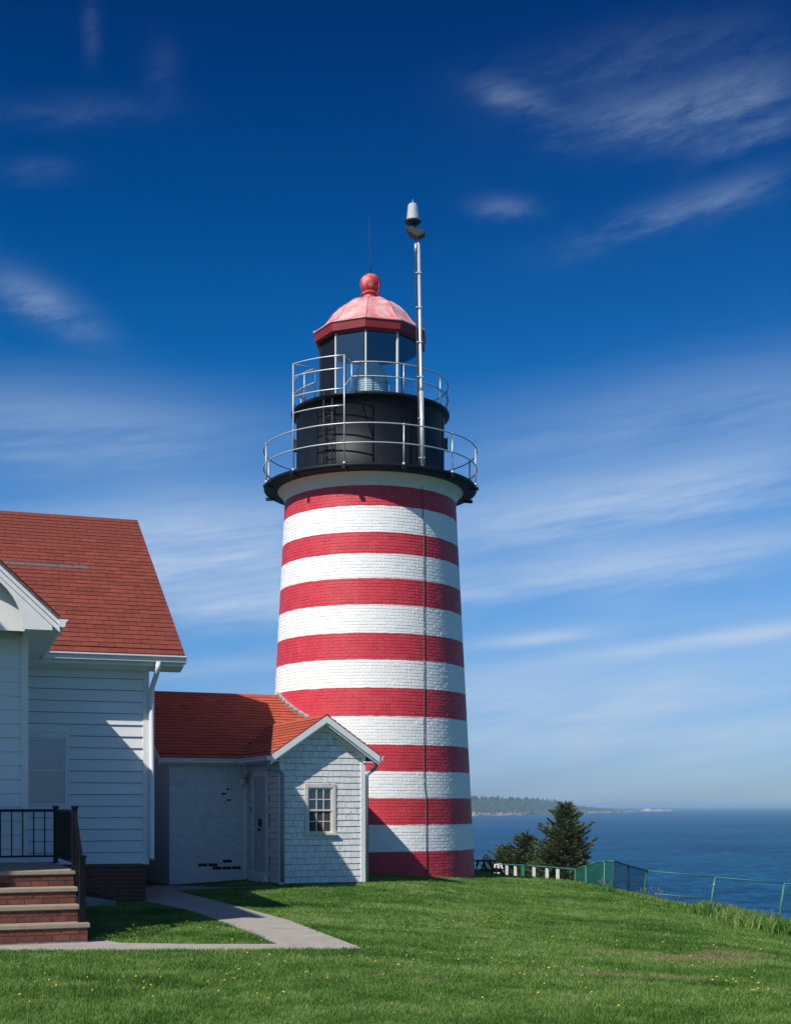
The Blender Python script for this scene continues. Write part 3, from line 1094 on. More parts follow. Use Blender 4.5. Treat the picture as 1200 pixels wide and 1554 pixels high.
def beacon():
    B = empty('beacon_mast', (TX, TY, 9.65))
    tag(B, 'thin grey mast with a clear glass beacon lamp standing on the lighthouse gallery', 'mast')

    def L(x, y, z): return Vector((x - TX, y - TY, z - 9.65))
    base = L(0.645, 31.16, 9.65); top = L(0.545, 31.16, 15.12)
    d = top - base
    mb = MB()
    mb.tube([base, base + d * 0.34], 0.056, 10)
    mb.tube([base + d * 0.34, base + d * 0.36, top], [0.056, 0.042, 0.036], 10)
    mb.tube([base, base + Vector((0, 0, 0.03))], 0.11, 10)
    mb.build('pole', 'galvanised', B)
    mb = MB()
    s = Vector((-0.080, -0.02, 0))
    pts = [base + s + d * t + Vector((0.008 * math.sin(t * 30), 0, 0)) for t in [i / 24 for i in range(24)]]
    mb.tube(pts, 0.016, 6)
    mb.build('cable', 'dark_metal', B)
    mb = MB()
    mb.tube([top + s * 0.8 - Vector((0, 0, 0.33)), top + s * 0.8 - Vector((0, 0, 0.13))], 0.036, 8)
    mb.build('cable_gland', 'galvanised', B)
    for t in (0.05, 0.22, 0.4, 0.55, 0.7, 0.85):
        mb = MB(); c = base + d * t
        mb.box(c.x - 0.095, c.x + 0.05, c.y - 0.052, c.y + 0.05, c.z - 0.012, c.z + 0.012)
        mb.build('clamp', 'galvanised', B)
    # brackets tying the mast to the drum
    for zz in (10.9, 11.3):
        c = base + d * ((zz - 9.65) / 5.47)
        tgt = pol(1.86, 40, zz - 9.65)
        mb = MB(); mb.tube([c, Vector((tgt.x, tgt.y, c.z))], 0.018, 6); mb.build('bracket', 'galvanised', B)
    # plate
    mb = MB()
    t = top
    mb.prism([(t.x + 0.16, t.z + 0.09), (t.x - 0.02, t.z - 0.02), (t.x - 0.22, t.z + 0.10), (t.x - 0.30, t.z + 0.22), (t.x - 0.06, t.z + 0.20), (t.x + 0.15, t.z + 0.14)], 'y', t.y - 0.14, t.y + 0.14)
    mb.build('mounting_plate', 'dark_metal', B, bevel=0.01)
    c = Vector((t.x - 0.137, t.y, t.z + 0.215))

    def at(prof): return [(r, z) for r, z in prof]
    lamp = empty_child = bpy.data.objects.new('lamp_base', None)
    mb = MB()
    mb.lathe([(0.01, 0.0), (0.10, 0.0), (0.10, 0.03), (0.075, 0.05), (0.075, 0.09), (0.10, 0.10), (0.19, 0.15), (0.20, 0.17), (0.20, 0.195), (0.15, 0.20), (0.01, 0.20)], 24)
    me = mb.mesh('lamp_base', 'dark_metal')
    o = bpy.data.objects.new('lamp_base', me); COL.objects.link(o); o.parent = B; o.location = c
    for k in range(6):
        b_ = MB(); p = pol(0.175, k * 60 + 10, 0.19); b_.tube([p, p + Vector((0, 0, 0.03))], 0.014, 6); q = b_.build('bolt', 'galvanised', o)
    mb = MB()
    prof = [(0.145, 0.20)]
    for i in range(8):
        z0 = 0.21 + i * 0.042; r = 0.150 - i * 0.004
        prof += [(r, z0), (r - 0.005, z0 + 0.03)]
    prof += [(0.118, 0.55), (0.105, 0.585), (0.06, 0.61), (0.012, 0.62), (0.01, 0.66), (0.003, 0.70)]
    mb.lathe(prof, 28)
    me = mb.mesh('lamp_glass', 'beacon_glass')
    g_ = bpy.data.objects.new('lamp_glass', me); COL.objects.link(g_); g_.parent = B; g_.location = c
    mb = MB()
    mb.lathe([(0.01, 0.2), (0.06, 0.21), (0.07, 0.30), (0.05, 0.36), (0.02, 0.38), (0.05, 0.42), (0.055, 0.48), (0.01, 0.53)], 16)
    me = mb.mesh('bulb', 'lamp_white')
    q = bpy.data.objects.new('bulb', me); COL.objects.link(q); q.parent = g_


beacon()


# ------------------------------------------------------------------ annex (oil house / entry building)
AX, AY = -2.318, 26.49


def annex():
    A = empty('annex_building', (AX, AY, 0), YAW)
    tag(A, 'small white annex with orange red shingle roofs and gabled wing, joined to the lighthouse', 'annex building')
    rnd = random.Random(9)
    WW = 1.818          # wing width
    WD = 2.413          # wing depth = door wall
    UL = -1.70          # left end of the brick wall
    RV, RZ = 5.43, 4.37  # main ridge
    BV = RV * 2 - WD    # back wall
    EV, EZ = WD - 0.25, 2.72   # main eave (roof top surface)
    sl = (RZ - EZ) / (RV - EV)
    # --- solid cores (plain wall behind cladding) : wing
    g0 = 0.0
    RU = 0.905
    AZ = 3.53           # wing apex, roof top
    wz = 2.60
    mb = MB()
    # wing core: gable prism, set 25 mm behind the face
    mb.prism([(0.02, -0.05), (WW - 0.02, -0.05), (WW - 0.02, 2.77), (RU, 3.38), (0.02, 2.77)], 'y', 0.02, WD + 0.6)
    mb.build('wing_wall', 'sheathing', A)
    mb = MB()
    # main core
    mb.prism([(WD + 0.004, -0.1), (BV - 0.02, -0.1), (BV - 0.02, 2.66), (RV, RZ - 0.14), (WD + 0.004, 2.66)], 'x', UL + 0.004, 1.80)
    mb.build('wall', 'brick_white', A)
    # connecting passage to the tower
    # --- front gable shingles
    win = (0.516, 1.183, 1.10, 2.14)   # u0,u1,z0,z1 (outer frame)
    zs = 0.13
    ex = 0.1275
    cache = {}
    def sh_mesh(w):
        k = round(w, 2)
        if k not in cache: cache[k] = wedge_mesh('wall_shingle', k, 0.119, 0.018, 0.008, 'shingle_white', 0.003)
        return cache[k]
    row = 0
    count = 0
    stuff = MB()
    z = zs
    tilt = math.atan(0.013 / 0.19)
    while z < 3.37:
        top = z + ex
        if z > 2.55:
            frac = (z + 0.04 - 2.74) / (3.42 - 2.74)
            u0 = 0.0 + max(0, frac) * RU; u1 = WW - max(0, frac) * (WW - RU)
        else:
            u0, u1 = 0.0, WW - 0.085
            u0 = 0.075
        u = u0 - rnd.uniform(0, 0.02) * 0
        while u < u1 - 0.02:
            w = min(rnd.choice([0.10, 0.12, 0.14, 0.16, 0.18]), u1 - u)
            if u1 - (u + w) < 0.05: w = u1 - u
            segs = [(u, u + w)]
            if z < win[3] and top > win[2]:
                segs = []
                if u < win[0]: segs.append((u, min(u + w, win[0])))
                if u + w > win[1]: segs.append((max(u, win[1]), u + w))
            for a, b in segs:
                if b - a < 0.015: continue
                zz = z + rnd.uniform(-0.003, 0.003)
                ay = Vector((0, -0.0, 1)); az = Vector((0, -1, 0)); ax = Vector((1, 0, 0))
                m4 = frame((a, 0.012, zz), ax, (0, 0.0, 1), az)
                h = 0.119
                if count < 300 and not (z < win[2] < z + h):
                    inst('wall_shingle', sh_mesh(b - a), m4, A); count += 1
                elif z < win[2] < z + h and a < win[1] and b > win[0]:
                    add_wedge(stuff, m4, b - a, win[2] - z, 0.018, 0.008, 0.003)
                else:
                    if count < 300:
                        inst('wall_shingle', sh_mesh(b - a), m4, A); count += 1
                    else: add_wedge(stuff, m4, b - a, h, 0.018, 0.008, 0.003)
            u += w
        for (za, zb_) in ((z, min(top, win[2] - 0.008)), (max(z, win[3] + 0.003), top - 0.008)):
            if z < win[3] and top > win[2] and 0.01 < zb_ - za < 0.115:
                a = win[0]
                while a < win[1] - 0.01:
                    b = min(a + rnd.choice([0.12, 0.15, 0.18]), win[1])
                    add_wedge(stuff, frame((a, 0.012, za), (1, 0, 0), (0, 0, 1), (0, -1, 0)), b - a, zb_ - za, 0.017, 0.010, 0.003)
                    a = b
        z += ex; row += 1
    # door wall (u=0 plane, faces -u), and right wall (u=WW)
    for side in (0, 1):
        z = zs
        while z < 2.60:
            v = 0.08 if side == 0 else 0.0
            while v < WD - 0.01:
                w = min(rnd.choice([0.10, 0.12, 0.14, 0.16]), WD - v)
                a, b = v, v + w
                skip = side == 0 and not (b < 0.80 or a > 1.98) and z < 2.42 and z + ex > 0.25
                if not skip:
                    if side == 0:
                        m4 = frame((0.012, b, z + rnd.uniform(-0.003, 0.003)), (0, -1, 0), (0, 0, 1), (-1, 0, 0))
                    else:
                        m4 = frame((WW - 0.012, a, z), (0, 1, 0), (0, 0, 1), (1, 0, 0))
                    add_wedge(stuff, m4, w, 0.119, 0.018, 0.008, 0.003)
                v += w
            z += ex
    # right side wall of main body and back wall: shingled rows too
    z = zs
    while z < 2.62:
        for (p, q, axu) in (((WW, WD), (WW, BV), 0), ((UL, BV), (WW, BV), 1)):
            L_ = abs(q[1] - p[1]) if axu == 0 else abs(q[0] - p[0])
            if axu == 0: m4 = frame((WW - 0.014, WD, z), (0, 1, 0), (0, 0, 1), (1, 0, 0))
            else: m4 = frame((WW, BV - 0.014, z), (-1, 0, 0), (0, 0, 1), (0, 1, 0))
            add_wedge(stuff, m4, L_, 0.18, 0.016, 0.003, 0)
        z += ex
    stuff.build('wall_shingles', 'shingle_white', A, kind='stuff')
    # corner boards, sill boards
    mb = MB()
    mb.box(-0.018, 0.075, -0.018, 0.02, 0.10, 2.66); mb.box(-0.018, 0.02, 0.02, 0.085, 0.10, 2.66)
    mb.build('corner_board', 'paint_white', A, bevel=0.003)
    mb = MB()
    mb.box(WW - 0.085, WW + 0.018, -0.018, 0.02, 0.12, 2.66); mb.box(WW - 0.02, WW + 0.018, 0.02, 0.085, 0.12, 2.66)
    mb.build('corner_board', 'paint_white', A, bevel=0.003)
    # low stone foundation
    mb = MB()
    mb.box(0.0, WW, 0.0, WD, -0.25, 0.125)
    mb.build('foundation', 'brick_bare', A)
    # --- white brick wall, bricks as parts
    bmw = brick_mesh('brick', 0.202, 0.068, 0.013, 'brick_white', 0.007)
    bmb = brick_mesh('brick', 0.2, 0.066, 0.003, 'brick_bare', 0.004)
    z = -0.06; r = 0; nb = 0
    BARE = {(5, 5), (5, 6), (5, 7), (6, 3), (6, 4), (7, 6)}
    extra = MB()
    while z < 2.64:
        off = -0.105 if r % 2 else 0.0
        k = 0
        u = UL + off
        while u < -0.01:
            a = max(u, UL); b = min(u + 0.21, 0.0)
            if b - a > 0.03:
                fu = (a - UL) / 1.7; fz = (z + 0.0)
                isb = (r, k) in BARE
                m4 = frame((a + 0.004, WD + 0.012, z), (1, 0, 0), (0, 1, 0), (0, 0, 1))
                full = b - a > 0.2
                if full:
                    if isb: m4 = frame((a + rnd.uniform(0.0, 0.02), WD + 0.002, z + rnd.uniform(-0.004, 0.004)), (1, 0, 0), (0, 1, 0), (0, 0, 1))
                    inst('brick', bmb if isb else bmw, m4, A)
                else:
                    add_brick(extra, m4, b - a - 0.008, 0.066, 0.014, 0.008)
                nb += 1
            u += 0.21; k += 1
        z += 0.0747; r += 1
    # left end wall bricks
    z = -0.06; r = 0
    while z < RZ - 0.25:
        lim = 0 if z < 2.6 else (z - 2.6) / sl
        v = WD + lim + (0.105 if r % 2 else 0)
        while v < BV - lim - 0.2:
            m4 = frame((UL + 0.010, v + 0.21, z), (0, -1, 0), (1, 0, 0), (0, 0, 1))
            add_brick(extra, m4, 0.202, 0.066, 0.012, 0.008)
            v += 0.21
        z += 0.0747; r += 1
    extra.build('brickwork', 'brick_white', A, kind='stuff')
    # scars where paint has flaked off (small irregular pits)
    for (u, z, s_) in ((-0.42, 2.06, 1.0), (-0.33, 2.055, .6), (-0.52, 1.95, 1.1), (-0.47, 1.96, .7), (-0.40, 1.82, 1.0), (-0.36, 1.83, .6), (-0.33, 1.90, .4), (-0.47, 1.78, .5)):
        mb = MB(); n = 9
        ring = [(u + 0.045 * s_ * math.cos(i * 6.283 / n) * rnd.uniform(0.6, 1.3), WD - 0.0035, z + 0.02 * s_ * math.sin(i * 6.283 / n) * rnd.uniform(0.6, 1.3)) for i in range(n)]
        back = [(p[0], WD + 0.004, p[2]) for p in ring]
        mb.add(ring + back, [tuple(range(n))] + [(i, (i + 1) % n, n + (i + 1) % n, n + i) for i in range(n)])
        mb.build('paint_scar', 'brick_bare', A)
    # thin trim where the brick wall meets the door wall
    mb = MB(); mb.box(-0.07, -0.0, WD - 0.03, WD + 0.01, 0.12, 2.66); mb.build('corner_board', 'paint_white', A)

    # --- roofs -------------------------------------------------------
    t = 0.05
    nrm = Vector((0, -sl, 1)).normalized()
    upv = Vector((0, 1, sl)).normalized()
    U0, U1 = UL - 0.25, 1.95
    # roof boards (slabs)
    mb = MB()
    mb.prism([(EV, EZ), (RV, RZ), (RV, RZ - 0.10), (EV, EZ - 0.08)], 'x', U0, U1)
    mb.prism([(2 * RV - EV, EZ), (RV, RZ), (RV, RZ - 0.10), (2 * RV - EV, EZ - 0.08)], 'x', U0, U1)
    rf = mb.build('roof', 'roof_dark', A)
    # wing roof slabs: valleys where it meets the main slope
    su = (AZ - 2.72) / 1.165
    vr = EV + (AZ - EZ) / sl           # where the wing ridge meets the main slope
    UE0, UE1 = RU - 1.175, RU + 1.15
    mb = MB()
    for ue, sg in ((UE0, 1), (UE1, -1)):
        ez = AZ - su * abs(RU - ue)
        ve = EV + max(0, (ez - EZ)) / sl
        a = Vector((RU, -0.24, AZ)); b = Vector((ue, -0.24, ez)); c = Vector((ue, ve + 0.1, ez)); d = Vector((RU, vr + 0.12, AZ))
        dn = Vector((0, 0, -0.09))
        vs = [a, b, c, d, a + dn, b + dn, c + dn, d + dn]
        mb.add(vs, [(0, 1, 2, 3), (7, 6, 5, 4), (0, 4, 5, 1), (1, 5, 6, 2), (2, 6, 7, 3), (3, 7, 4, 0)])
    mb.build('wing_roof', 'roof_dark', A)
    # shingle courses: main front slope
    L = math.hypot(RV - EV, RZ - EZ)
    rows = 22
    exr = L / rows
    rc = {}
    def rsh(w, l):
        k = (round(w, 2), round(l, 3))
        if k not in rc: rc[k] = wedge_mesh('roof_shingle', k[0], l, 0.024, 0.012, 'annex_shingle', 0.001)
        return rc[k]
    st = MB(); cnt = 0
    for r in range(rows):
        s0 = r * exr - (0.03 if r == 0 else 0)
        ln = exr - 0.010
        p0 = Vector((0, EV, EZ)) + upv * s0
        # the wing's valley cuts this slope between the two valley lines
        dz = p0.z
        u = U0
        w0 = 0.305
        first = True
        while u < U1 - 0.005:
            w = w0 if not first else (w0 * (0.5 if r % 2 else 1.0) + rnd.uniform(-0.02, 0.02))
            first = False
            w = min(w, U1 - u)
            a, b = u, u + w
            u += w
            # valley: the wing roof surface above main surface when AZ - su*|RU-u| > z here
            lo = RU - (AZ - p0.z) / su
            hi = RU + (AZ - p0.z) / su
            pieces = []
            if p0.z < AZ:
                if a < lo: pieces.append((a, min(b, lo + 0.06)))
                if b > hi: pieces.append((max(a, hi - 0.06), b))
            else: pieces.append((a, b))
            for c, d in pieces:
                if d - c < 0.02: continue
                # inside the tower?
                m4 = frame((c, p0.y, p0.z + rnd.uniform(0, 0.002)), (1, 0, 0), upv, nrm)
                if cnt < 260 and (d - c) > 0.1:
                    inst('roof_shingle', rsh(d - c, ln), m4, A); cnt += 1
                else: add_wedge(st, m4, d - c, ln, 0.024, 0.012, 0.001)
    # back slope rows
    for r in range(rows):
        q = Vector((0, 2 * RV - EV, EZ)) + Vector((0, -1, sl)).normalized() * (r * exr)
        m4 = frame((U1, q.y, q.z), (-1, 0, 0), Vector((0, -1, sl)).normalized(), Vector((0, sl, 1)).normalized())
        add_wedge(st, m4, U1 - U0, exr + 0.02, 0.014, 0.004, 0)
    # wing slopes
    for sg in (-1, 1):
        L2 = math.hypot(1.165, su * 1.165)
        nr = 11
        e2 = L2 / nr
        ue = UE0 if sg < 0 else UE1
        upw = Vector((-sg * 1.0, 0, su)).normalized()
        nw = Vector((sg * su, 0, 1)).normalized()
        zb = AZ - su * abs(RU - ue)
        for r in range(nr):
            q = Vector((ue, 0, zb)) + upw * (r * e2 - (0.02 if r == 0 else 0))
            vend = EV + max(0.0, (q.z - EZ)) / sl + 0.05
            v = -0.262 + 0.0
            first = True
            while v < vend - 0.01:
                w = 0.305 * (0.55 if (first and r % 2) else 1)
                first = False
                w = min(w, vend - v)
                if sg < 0: m4 = frame((q.x, v + w, q.z), (0, -1, 0), upw, nw)
                else: m4 = frame((q.x, v, q.z), (0, 1, 0), upw, nw)
                if cnt < 300 and sg < 0 and w > 0.1:
                    inst('roof_shingle', rsh(w, e2 - 0.010), m4, A); cnt += 1
                else: add_wedge(st, m4, w, e2 - 0.010, 0.024, 0.012, 0.001)
                v += w
    # ridge caps
    st.add([(U0, RV - 0.11, RZ - 0.03), (U1, RV - 0.11, RZ - 0.03), (U1, RV, RZ + 0.03), (U0, RV, RZ + 0.03), (U1, RV + 0.11, RZ - 0.03), (U0, RV + 0.11, RZ - 0.03)], [(0, 1, 2, 3), (3, 2, 4, 5)])
    st.add([(RU - 0.10, -0.262, AZ - 0.045), (RU, -0.262, AZ + 0.024), (RU + 0.10, -0.262, AZ - 0.045), (RU - 0.10, vr + 0.05, AZ - 0.045), (RU, vr + 0.12, AZ + 0.024), (RU + 0.10, vr + 0.05, AZ - 0.045)],
           [(0, 1, 4, 3), (1, 2, 5, 4)])
    st.build('roof_shingles', 'annex_shingle', A, kind='stuff')
    # barge boards: upper fascia and thin lower moulding
    for sg, ue in ((-1, UE0), (1, UE1)):
        zb = AZ - su * abs(RU - ue)
        for (y0, y1, d0, d1, nm) in ((-0.262, -0.225, -0.012, -0.150, 'barge_board'), (-0.225, -0.195, -0.150, -0.195, 'barge_moulding')):
            mb = MB()
            mb.prism([(RU, AZ + d0), (RU, AZ + d1), (ue, zb + d1), (ue, zb + d0)] if sg > 0 else [(RU, AZ + d0), (ue, zb + d0), (ue, zb + d1), (RU, AZ + d1)], 'y', y0, y1)
            mb.build(nm, 'gutter_white', A)
        # raking soffit
        mb = MB()
        mb.prism([(RU, AZ - 0.15), (RU, AZ - 0.17), (ue, zb - 0.17), (ue, zb - 0.15)], 'y', -0.195, 0.02)
        mb.build('soffit', 'siding_white', A)
        mb = MB()
        uw = -0.012 if sg < 0 else WW + 0.012
        zw = AZ - su * abs(RU - uw)
        mb.prism([(RU, AZ - 0.172), (RU, AZ - 0.255), (uw, zw - 0.255), (uw, zw - 0.172)], 'y', -0.016, 0.018)
        mb.build('rake_trim', 'siding_white', A)
    # gutters: main eave (left part), wing left, wing right
    def gutter(p, q, outv, name='gutter', m='gutter_white'):
        p, q, outv = Vector(p), Vector(q), Vector(outv)
        prof = [(0.0, 0.0), (0.0, -0.085), (0.05, -0.10), (0.075, -0.085), (0.082, -0.04), (0.105, -0.015), (0.105, 0.0), (0.095, 0.0), (0.092, -0.012), (0.07, -0.04), (0.06, -0.075), (0.01, -0.078), (0.01, 0.0)]
        n = len(prof)
        vs = [p + outv * a + Vector((0, 0, b)) for a, b in prof] + [q + outv * a + Vector((0, 0, b)) for a, b in prof]
        fs = [(i, (i + 1) % n, n + (i + 1) % n, n + i) for i in range(n)]
        mb = MB(); mb.add(vs, fs)
        # end caps
        mb.add([vs[0], vs[1], vs[2], vs[3], vs[4], vs[5], vs[6]], [(0, 1, 2, 3, 4, 5, 6)])
        mb.add([vs[n], vs[n + 1], vs[n + 2], vs[n + 3], vs[n + 4], vs[n + 5], vs[n + 6]], [(6, 5, 4, 3, 2, 1, 0)])
        return mb.build(name, m, A)
    ezw = AZ - su * 1.175
    gutter((U0, EV + 0.005, EZ - 0.015), (UE0 - 0.0, EV + 0.005, EZ - 0.015), (0, -1, 0))
    gutter((UE0 + 0.005, -0.24, ezw - 0.02), (UE0 + 0.005, EV - 0.10, ezw - 0.02), (-1, 0, 0))
    gutter((UE1 - 0.005, -0.24, ezw - 0.0), (UE1 - 0.005, WD + 0.2, ezw - 0.0), (1, 0, 0))
    # eave soffit & fascia of the main front
    mb = MB(); mb.box(U0 + 0.02, -0.02, EV + 0.03, WD + 0.05, EZ - 0.14, EZ - 0.115); mb.build('soffit', 'siding_white', A)
    mb = MB(); mb.box(UE0 + 0.03, 0.05, -0.19, WD + 0.0, 2.585, 2.605); mb.build('soffit', 'siding_white', A)
    mb = MB(); mb.box(WW - 0.05, UE1 - 0.03, -0.19, WD, 2.585, 2.605); mb.build('soffit', 'siding_white', A)
    # left rake board of the main roof
    mb = MB()
    mb.prism([(EV, EZ - 0.005), (RV, RZ - 0.005), (RV, RZ - 0.16), (EV, EZ - 0.15)], 'x', U0 - 0.02, U0 + 0.012)
    mb.build('barge_board', 'paint_white', A)
    # step flashing against the tower
    tu, tv = 4.092, 5.434
    for i in range(13):
        u_, v_ = None, None
        zt = RZ - 0.02 - i * 0.085
        if zt < AZ - 0.02: break
        v_ = EV + (zt - EZ) / sl
        rr = RT(zt) + 0.03
        dv = tv - v_
        if abs(dv) > rr: continue
        u_ = tu - math.sqrt(rr * rr - dv * dv)
        mb = MB()
        mb.obox((u_ - 0.045, v_ - 0.06, zt - 0.02), (0.10, -0.03, 0.0), (0.02, 0.15, 0.085), (0.0, -0.02, 0.07))
        mb.build('step_flashing', 'flashing', A)
    # passage roof continues into the tower
    mb = MB()
    mb.prism([(EV + 1.2, EZ + 1.2 * sl), (RV, RZ), (2 * RV - EV - 1.2, EZ + 1.2 * sl), (2 * RV - EV - 1.2, 0), (EV + 1.2, 0)], 'x', 1.79, 2.6)
    mb.build('passage', 'brick_white', A)
    # --- downspouts
    def spout(name, pts, r=0.04, m='gutter_grey'):
        mb = MB(); mb.tube(pts, r, 8); return mb.build(name, m, A)
    spout('downspout', [(UE0 + 0.03, 0.10, 2.60), (UE0 + 0.03, 0.08, 2.53), (-0.22, 0.04, 2.46), (-0.05, -0.07, 2.41), (0.02, -0.075, 2.36), (0.025, -0.075, 2.2), (0.025, -0.075, 0.16)])
    spout('downspout', [(UE1 + 0.02, -0.03, 2.60), (UE1 + 0.02, -0.03, 2.52), (UE1 - 0.03, -0.03, 2.45), (WW + 0.10, 0.0, 2.38), (WW + 0.062, 0.03, 2.31), (WW + 0.062, 0.03, 0.14)], m='gutter_grey')
    # --- window in the gable wall
    u0, u1, z0, z1 = win
    wf = MB()
    wf.box(u0 + 0.0, u0 + 0.075, -0.022, 0.03, z0 + 0.04, z1); wf.box(u1 - 0.075, u1, -0.022, 0.03, z0 + 0.04, z1)
    wf.box(u0 + 0.075, u1 - 0.075, -0.022, 0.03, z1 - 0.075, z1)
    F = wf.build('window', 'frame_worn', A, bevel=0.003)
    mb = MB(); mb.box(u0 - 0.03, u1 + 0.03, -0.065, 0.03, z0 - 0.005, z0 + 0.037); mb.build('sill', 'frame_worn', F, bevel=0.004)
    iu0, iu1, iz0, iz1 = u0 + 0.078, u1 - 0.078, z0 + 0.042, z1 - 0.078
    mb = MB()
    mb.box(iu0, iu1, 0.055, 0.065, iz0, iz1)
    mb.build('dark_interior', 'dark_metal', F)
    zm = (iz0 + iz1) / 2
    for (a, b, yy) in ((zm - 0.012, iz1, -0.004), (iz0, zm + 0.012, 0.012)):
        mb = MB()
        s_ = 0.03
        mb.box(iu0, iu0 + s_, yy, yy + 0.022, a, b); mb.box(iu1 - s_, iu1, yy, yy + 0.022, a, b)
        mb.box(iu0 + s_, iu1 - s_, yy, yy + 0.022, b - s_, b); mb.box(iu0 + s_, iu1 - s_, yy, yy + 0.022, a, a + s_ + 0.005)
        mb.build('sash', 'frame_worn', F)
        mb = MB()
        w_ = (iu1 - iu0 - 2 * s_)
        for q in (1, 2):
            mb.box(iu0 + s_ + w_ * q / 3 - 0.009, iu0 + s_ + w_ * q / 3 + 0.009, yy + 0.001, yy + 0.018, a + s_, b - s_)
        hm = (a + b) / 2
        mb.box(iu0 + s_, iu1 - s_, yy + 0.003, yy + 0.016, hm - 0.009, hm + 0.009)
        mb.build('muntins', 'frame_worn', F)
        for q in range(3):
            for h in range(2):
                mb = MB()
                p0 = iu0 + s_ + w_ * q / 3 + 0.004; p1 = iu0 + s_ + w_ * (q + 1) / 3 - 0.004
                q0 = a + s_ if h == 0 else hm + 0.004; q1 = hm - 0.004 if h == 0 else b - s_
                mb.box(p0, p1, yy + 0.008, yy + 0.011, q0, q1)
                mb.build('pane', 'window_glass', F)
    # --- door
    d0, d1, zb, zt = 0.84, 1.96, 0.24, 2.42
    df = MB()
    # casings on the -u face
    df.box(-0.025, 0.03, d0, d0 + 0.10, zb + 0.06, zt); df.box(-0.025, 0.03, d1 - 0.10, d1, zb + 0.06, zt)
    df.box(-0.025, 0.03, d0 + 0.10, d1 - 0.10, zt - 0.10, zt)
    D = df.build('door_frame', 'paint_white', A, bevel=0.003)
    mb = MB(); mb.box(-0.06, 0.03, d0 - 0.02, d1 + 0.02, zb, zb + 0.06); mb.build('threshold', 'paint_white', D)
    lf = MB()
    lf.box(-0.001, 0.028, d0 + 0.103, d1 - 0.103, zb + 0.062, zt - 0.103)
    for (p, q) in ((0.35, 1.05), (1.17, 1.95)):
        for (a, b) in ((d0 + 0.2, 1.36), (1.44, d1 - 0.2)):
            lf.box(-0.010, -0.001, a, b, zb + p - 0.1, zb + q - 0.1)
    DL = lf.build('door', 'door_paint', A, bevel=0.003)
    mb = MB(); mb.box(-0.035, -0.0105, 1.24, 1.42, 1.26, 1.42); mb.build('lock_plate', 'iron_black', DL)
    mb = MB(); mb.tube([(-0.012, 1.33, 1.19), (-0.05, 1.33, 1.19), (-0.07, 1.33, 1.19)], [0.02, 0.02, 0.035], 10); mb.build('door_knob', 'iron_black', DL)
    # step below the door
    mb = MB(); mb.box(-0.10, -0.0, d0 - 0.03, d1 + 0.03, 0.06, 0.235); mb.build('door_step', 'paint_white', A)
    # little lamp by the corner
    wl = empty('wall_lamp', (0, 0, 0))
    p = Matrix.Translation((AX, AY, 0)) @ Matrix.Rotation(YAW, 4, 'Z') @ Vector((-0.02, 2.22, 2.28))
    wl.location = p; wl.rotation_euler = (0, 0, YAW)
    tag(wl, 'small pale outdoor lamp on the annex wall left of the door', 'lamp')
    mb = MB(); mb.box(-0.03, 0.02, -0.05, 0.05, -0.10, 0.10); mb.build('backplate', 'gutter_grey', wl)
    mb = MB(); mb.tube([(-0.031, 0, 0.02), (-0.10, 0, 0.03), (-0.13, 0, 0.0)], 0.014, 6); mb.build('arm', 'gutter_grey', wl)
    mb = MB(); mb.lathe([(0.01, 0.0), (0.05, -0.02), (0.065, -0.07), (0.045, -0.13), (0.01, -0.15)], 14)
    g_ = mb.build('globe', 'lamp_white', wl); g_.location = (-0.13, 0, 0.0)


annex()


# ------------------------------------------------------------------ keeper's house
HX, HYY = -4.360, 23.256


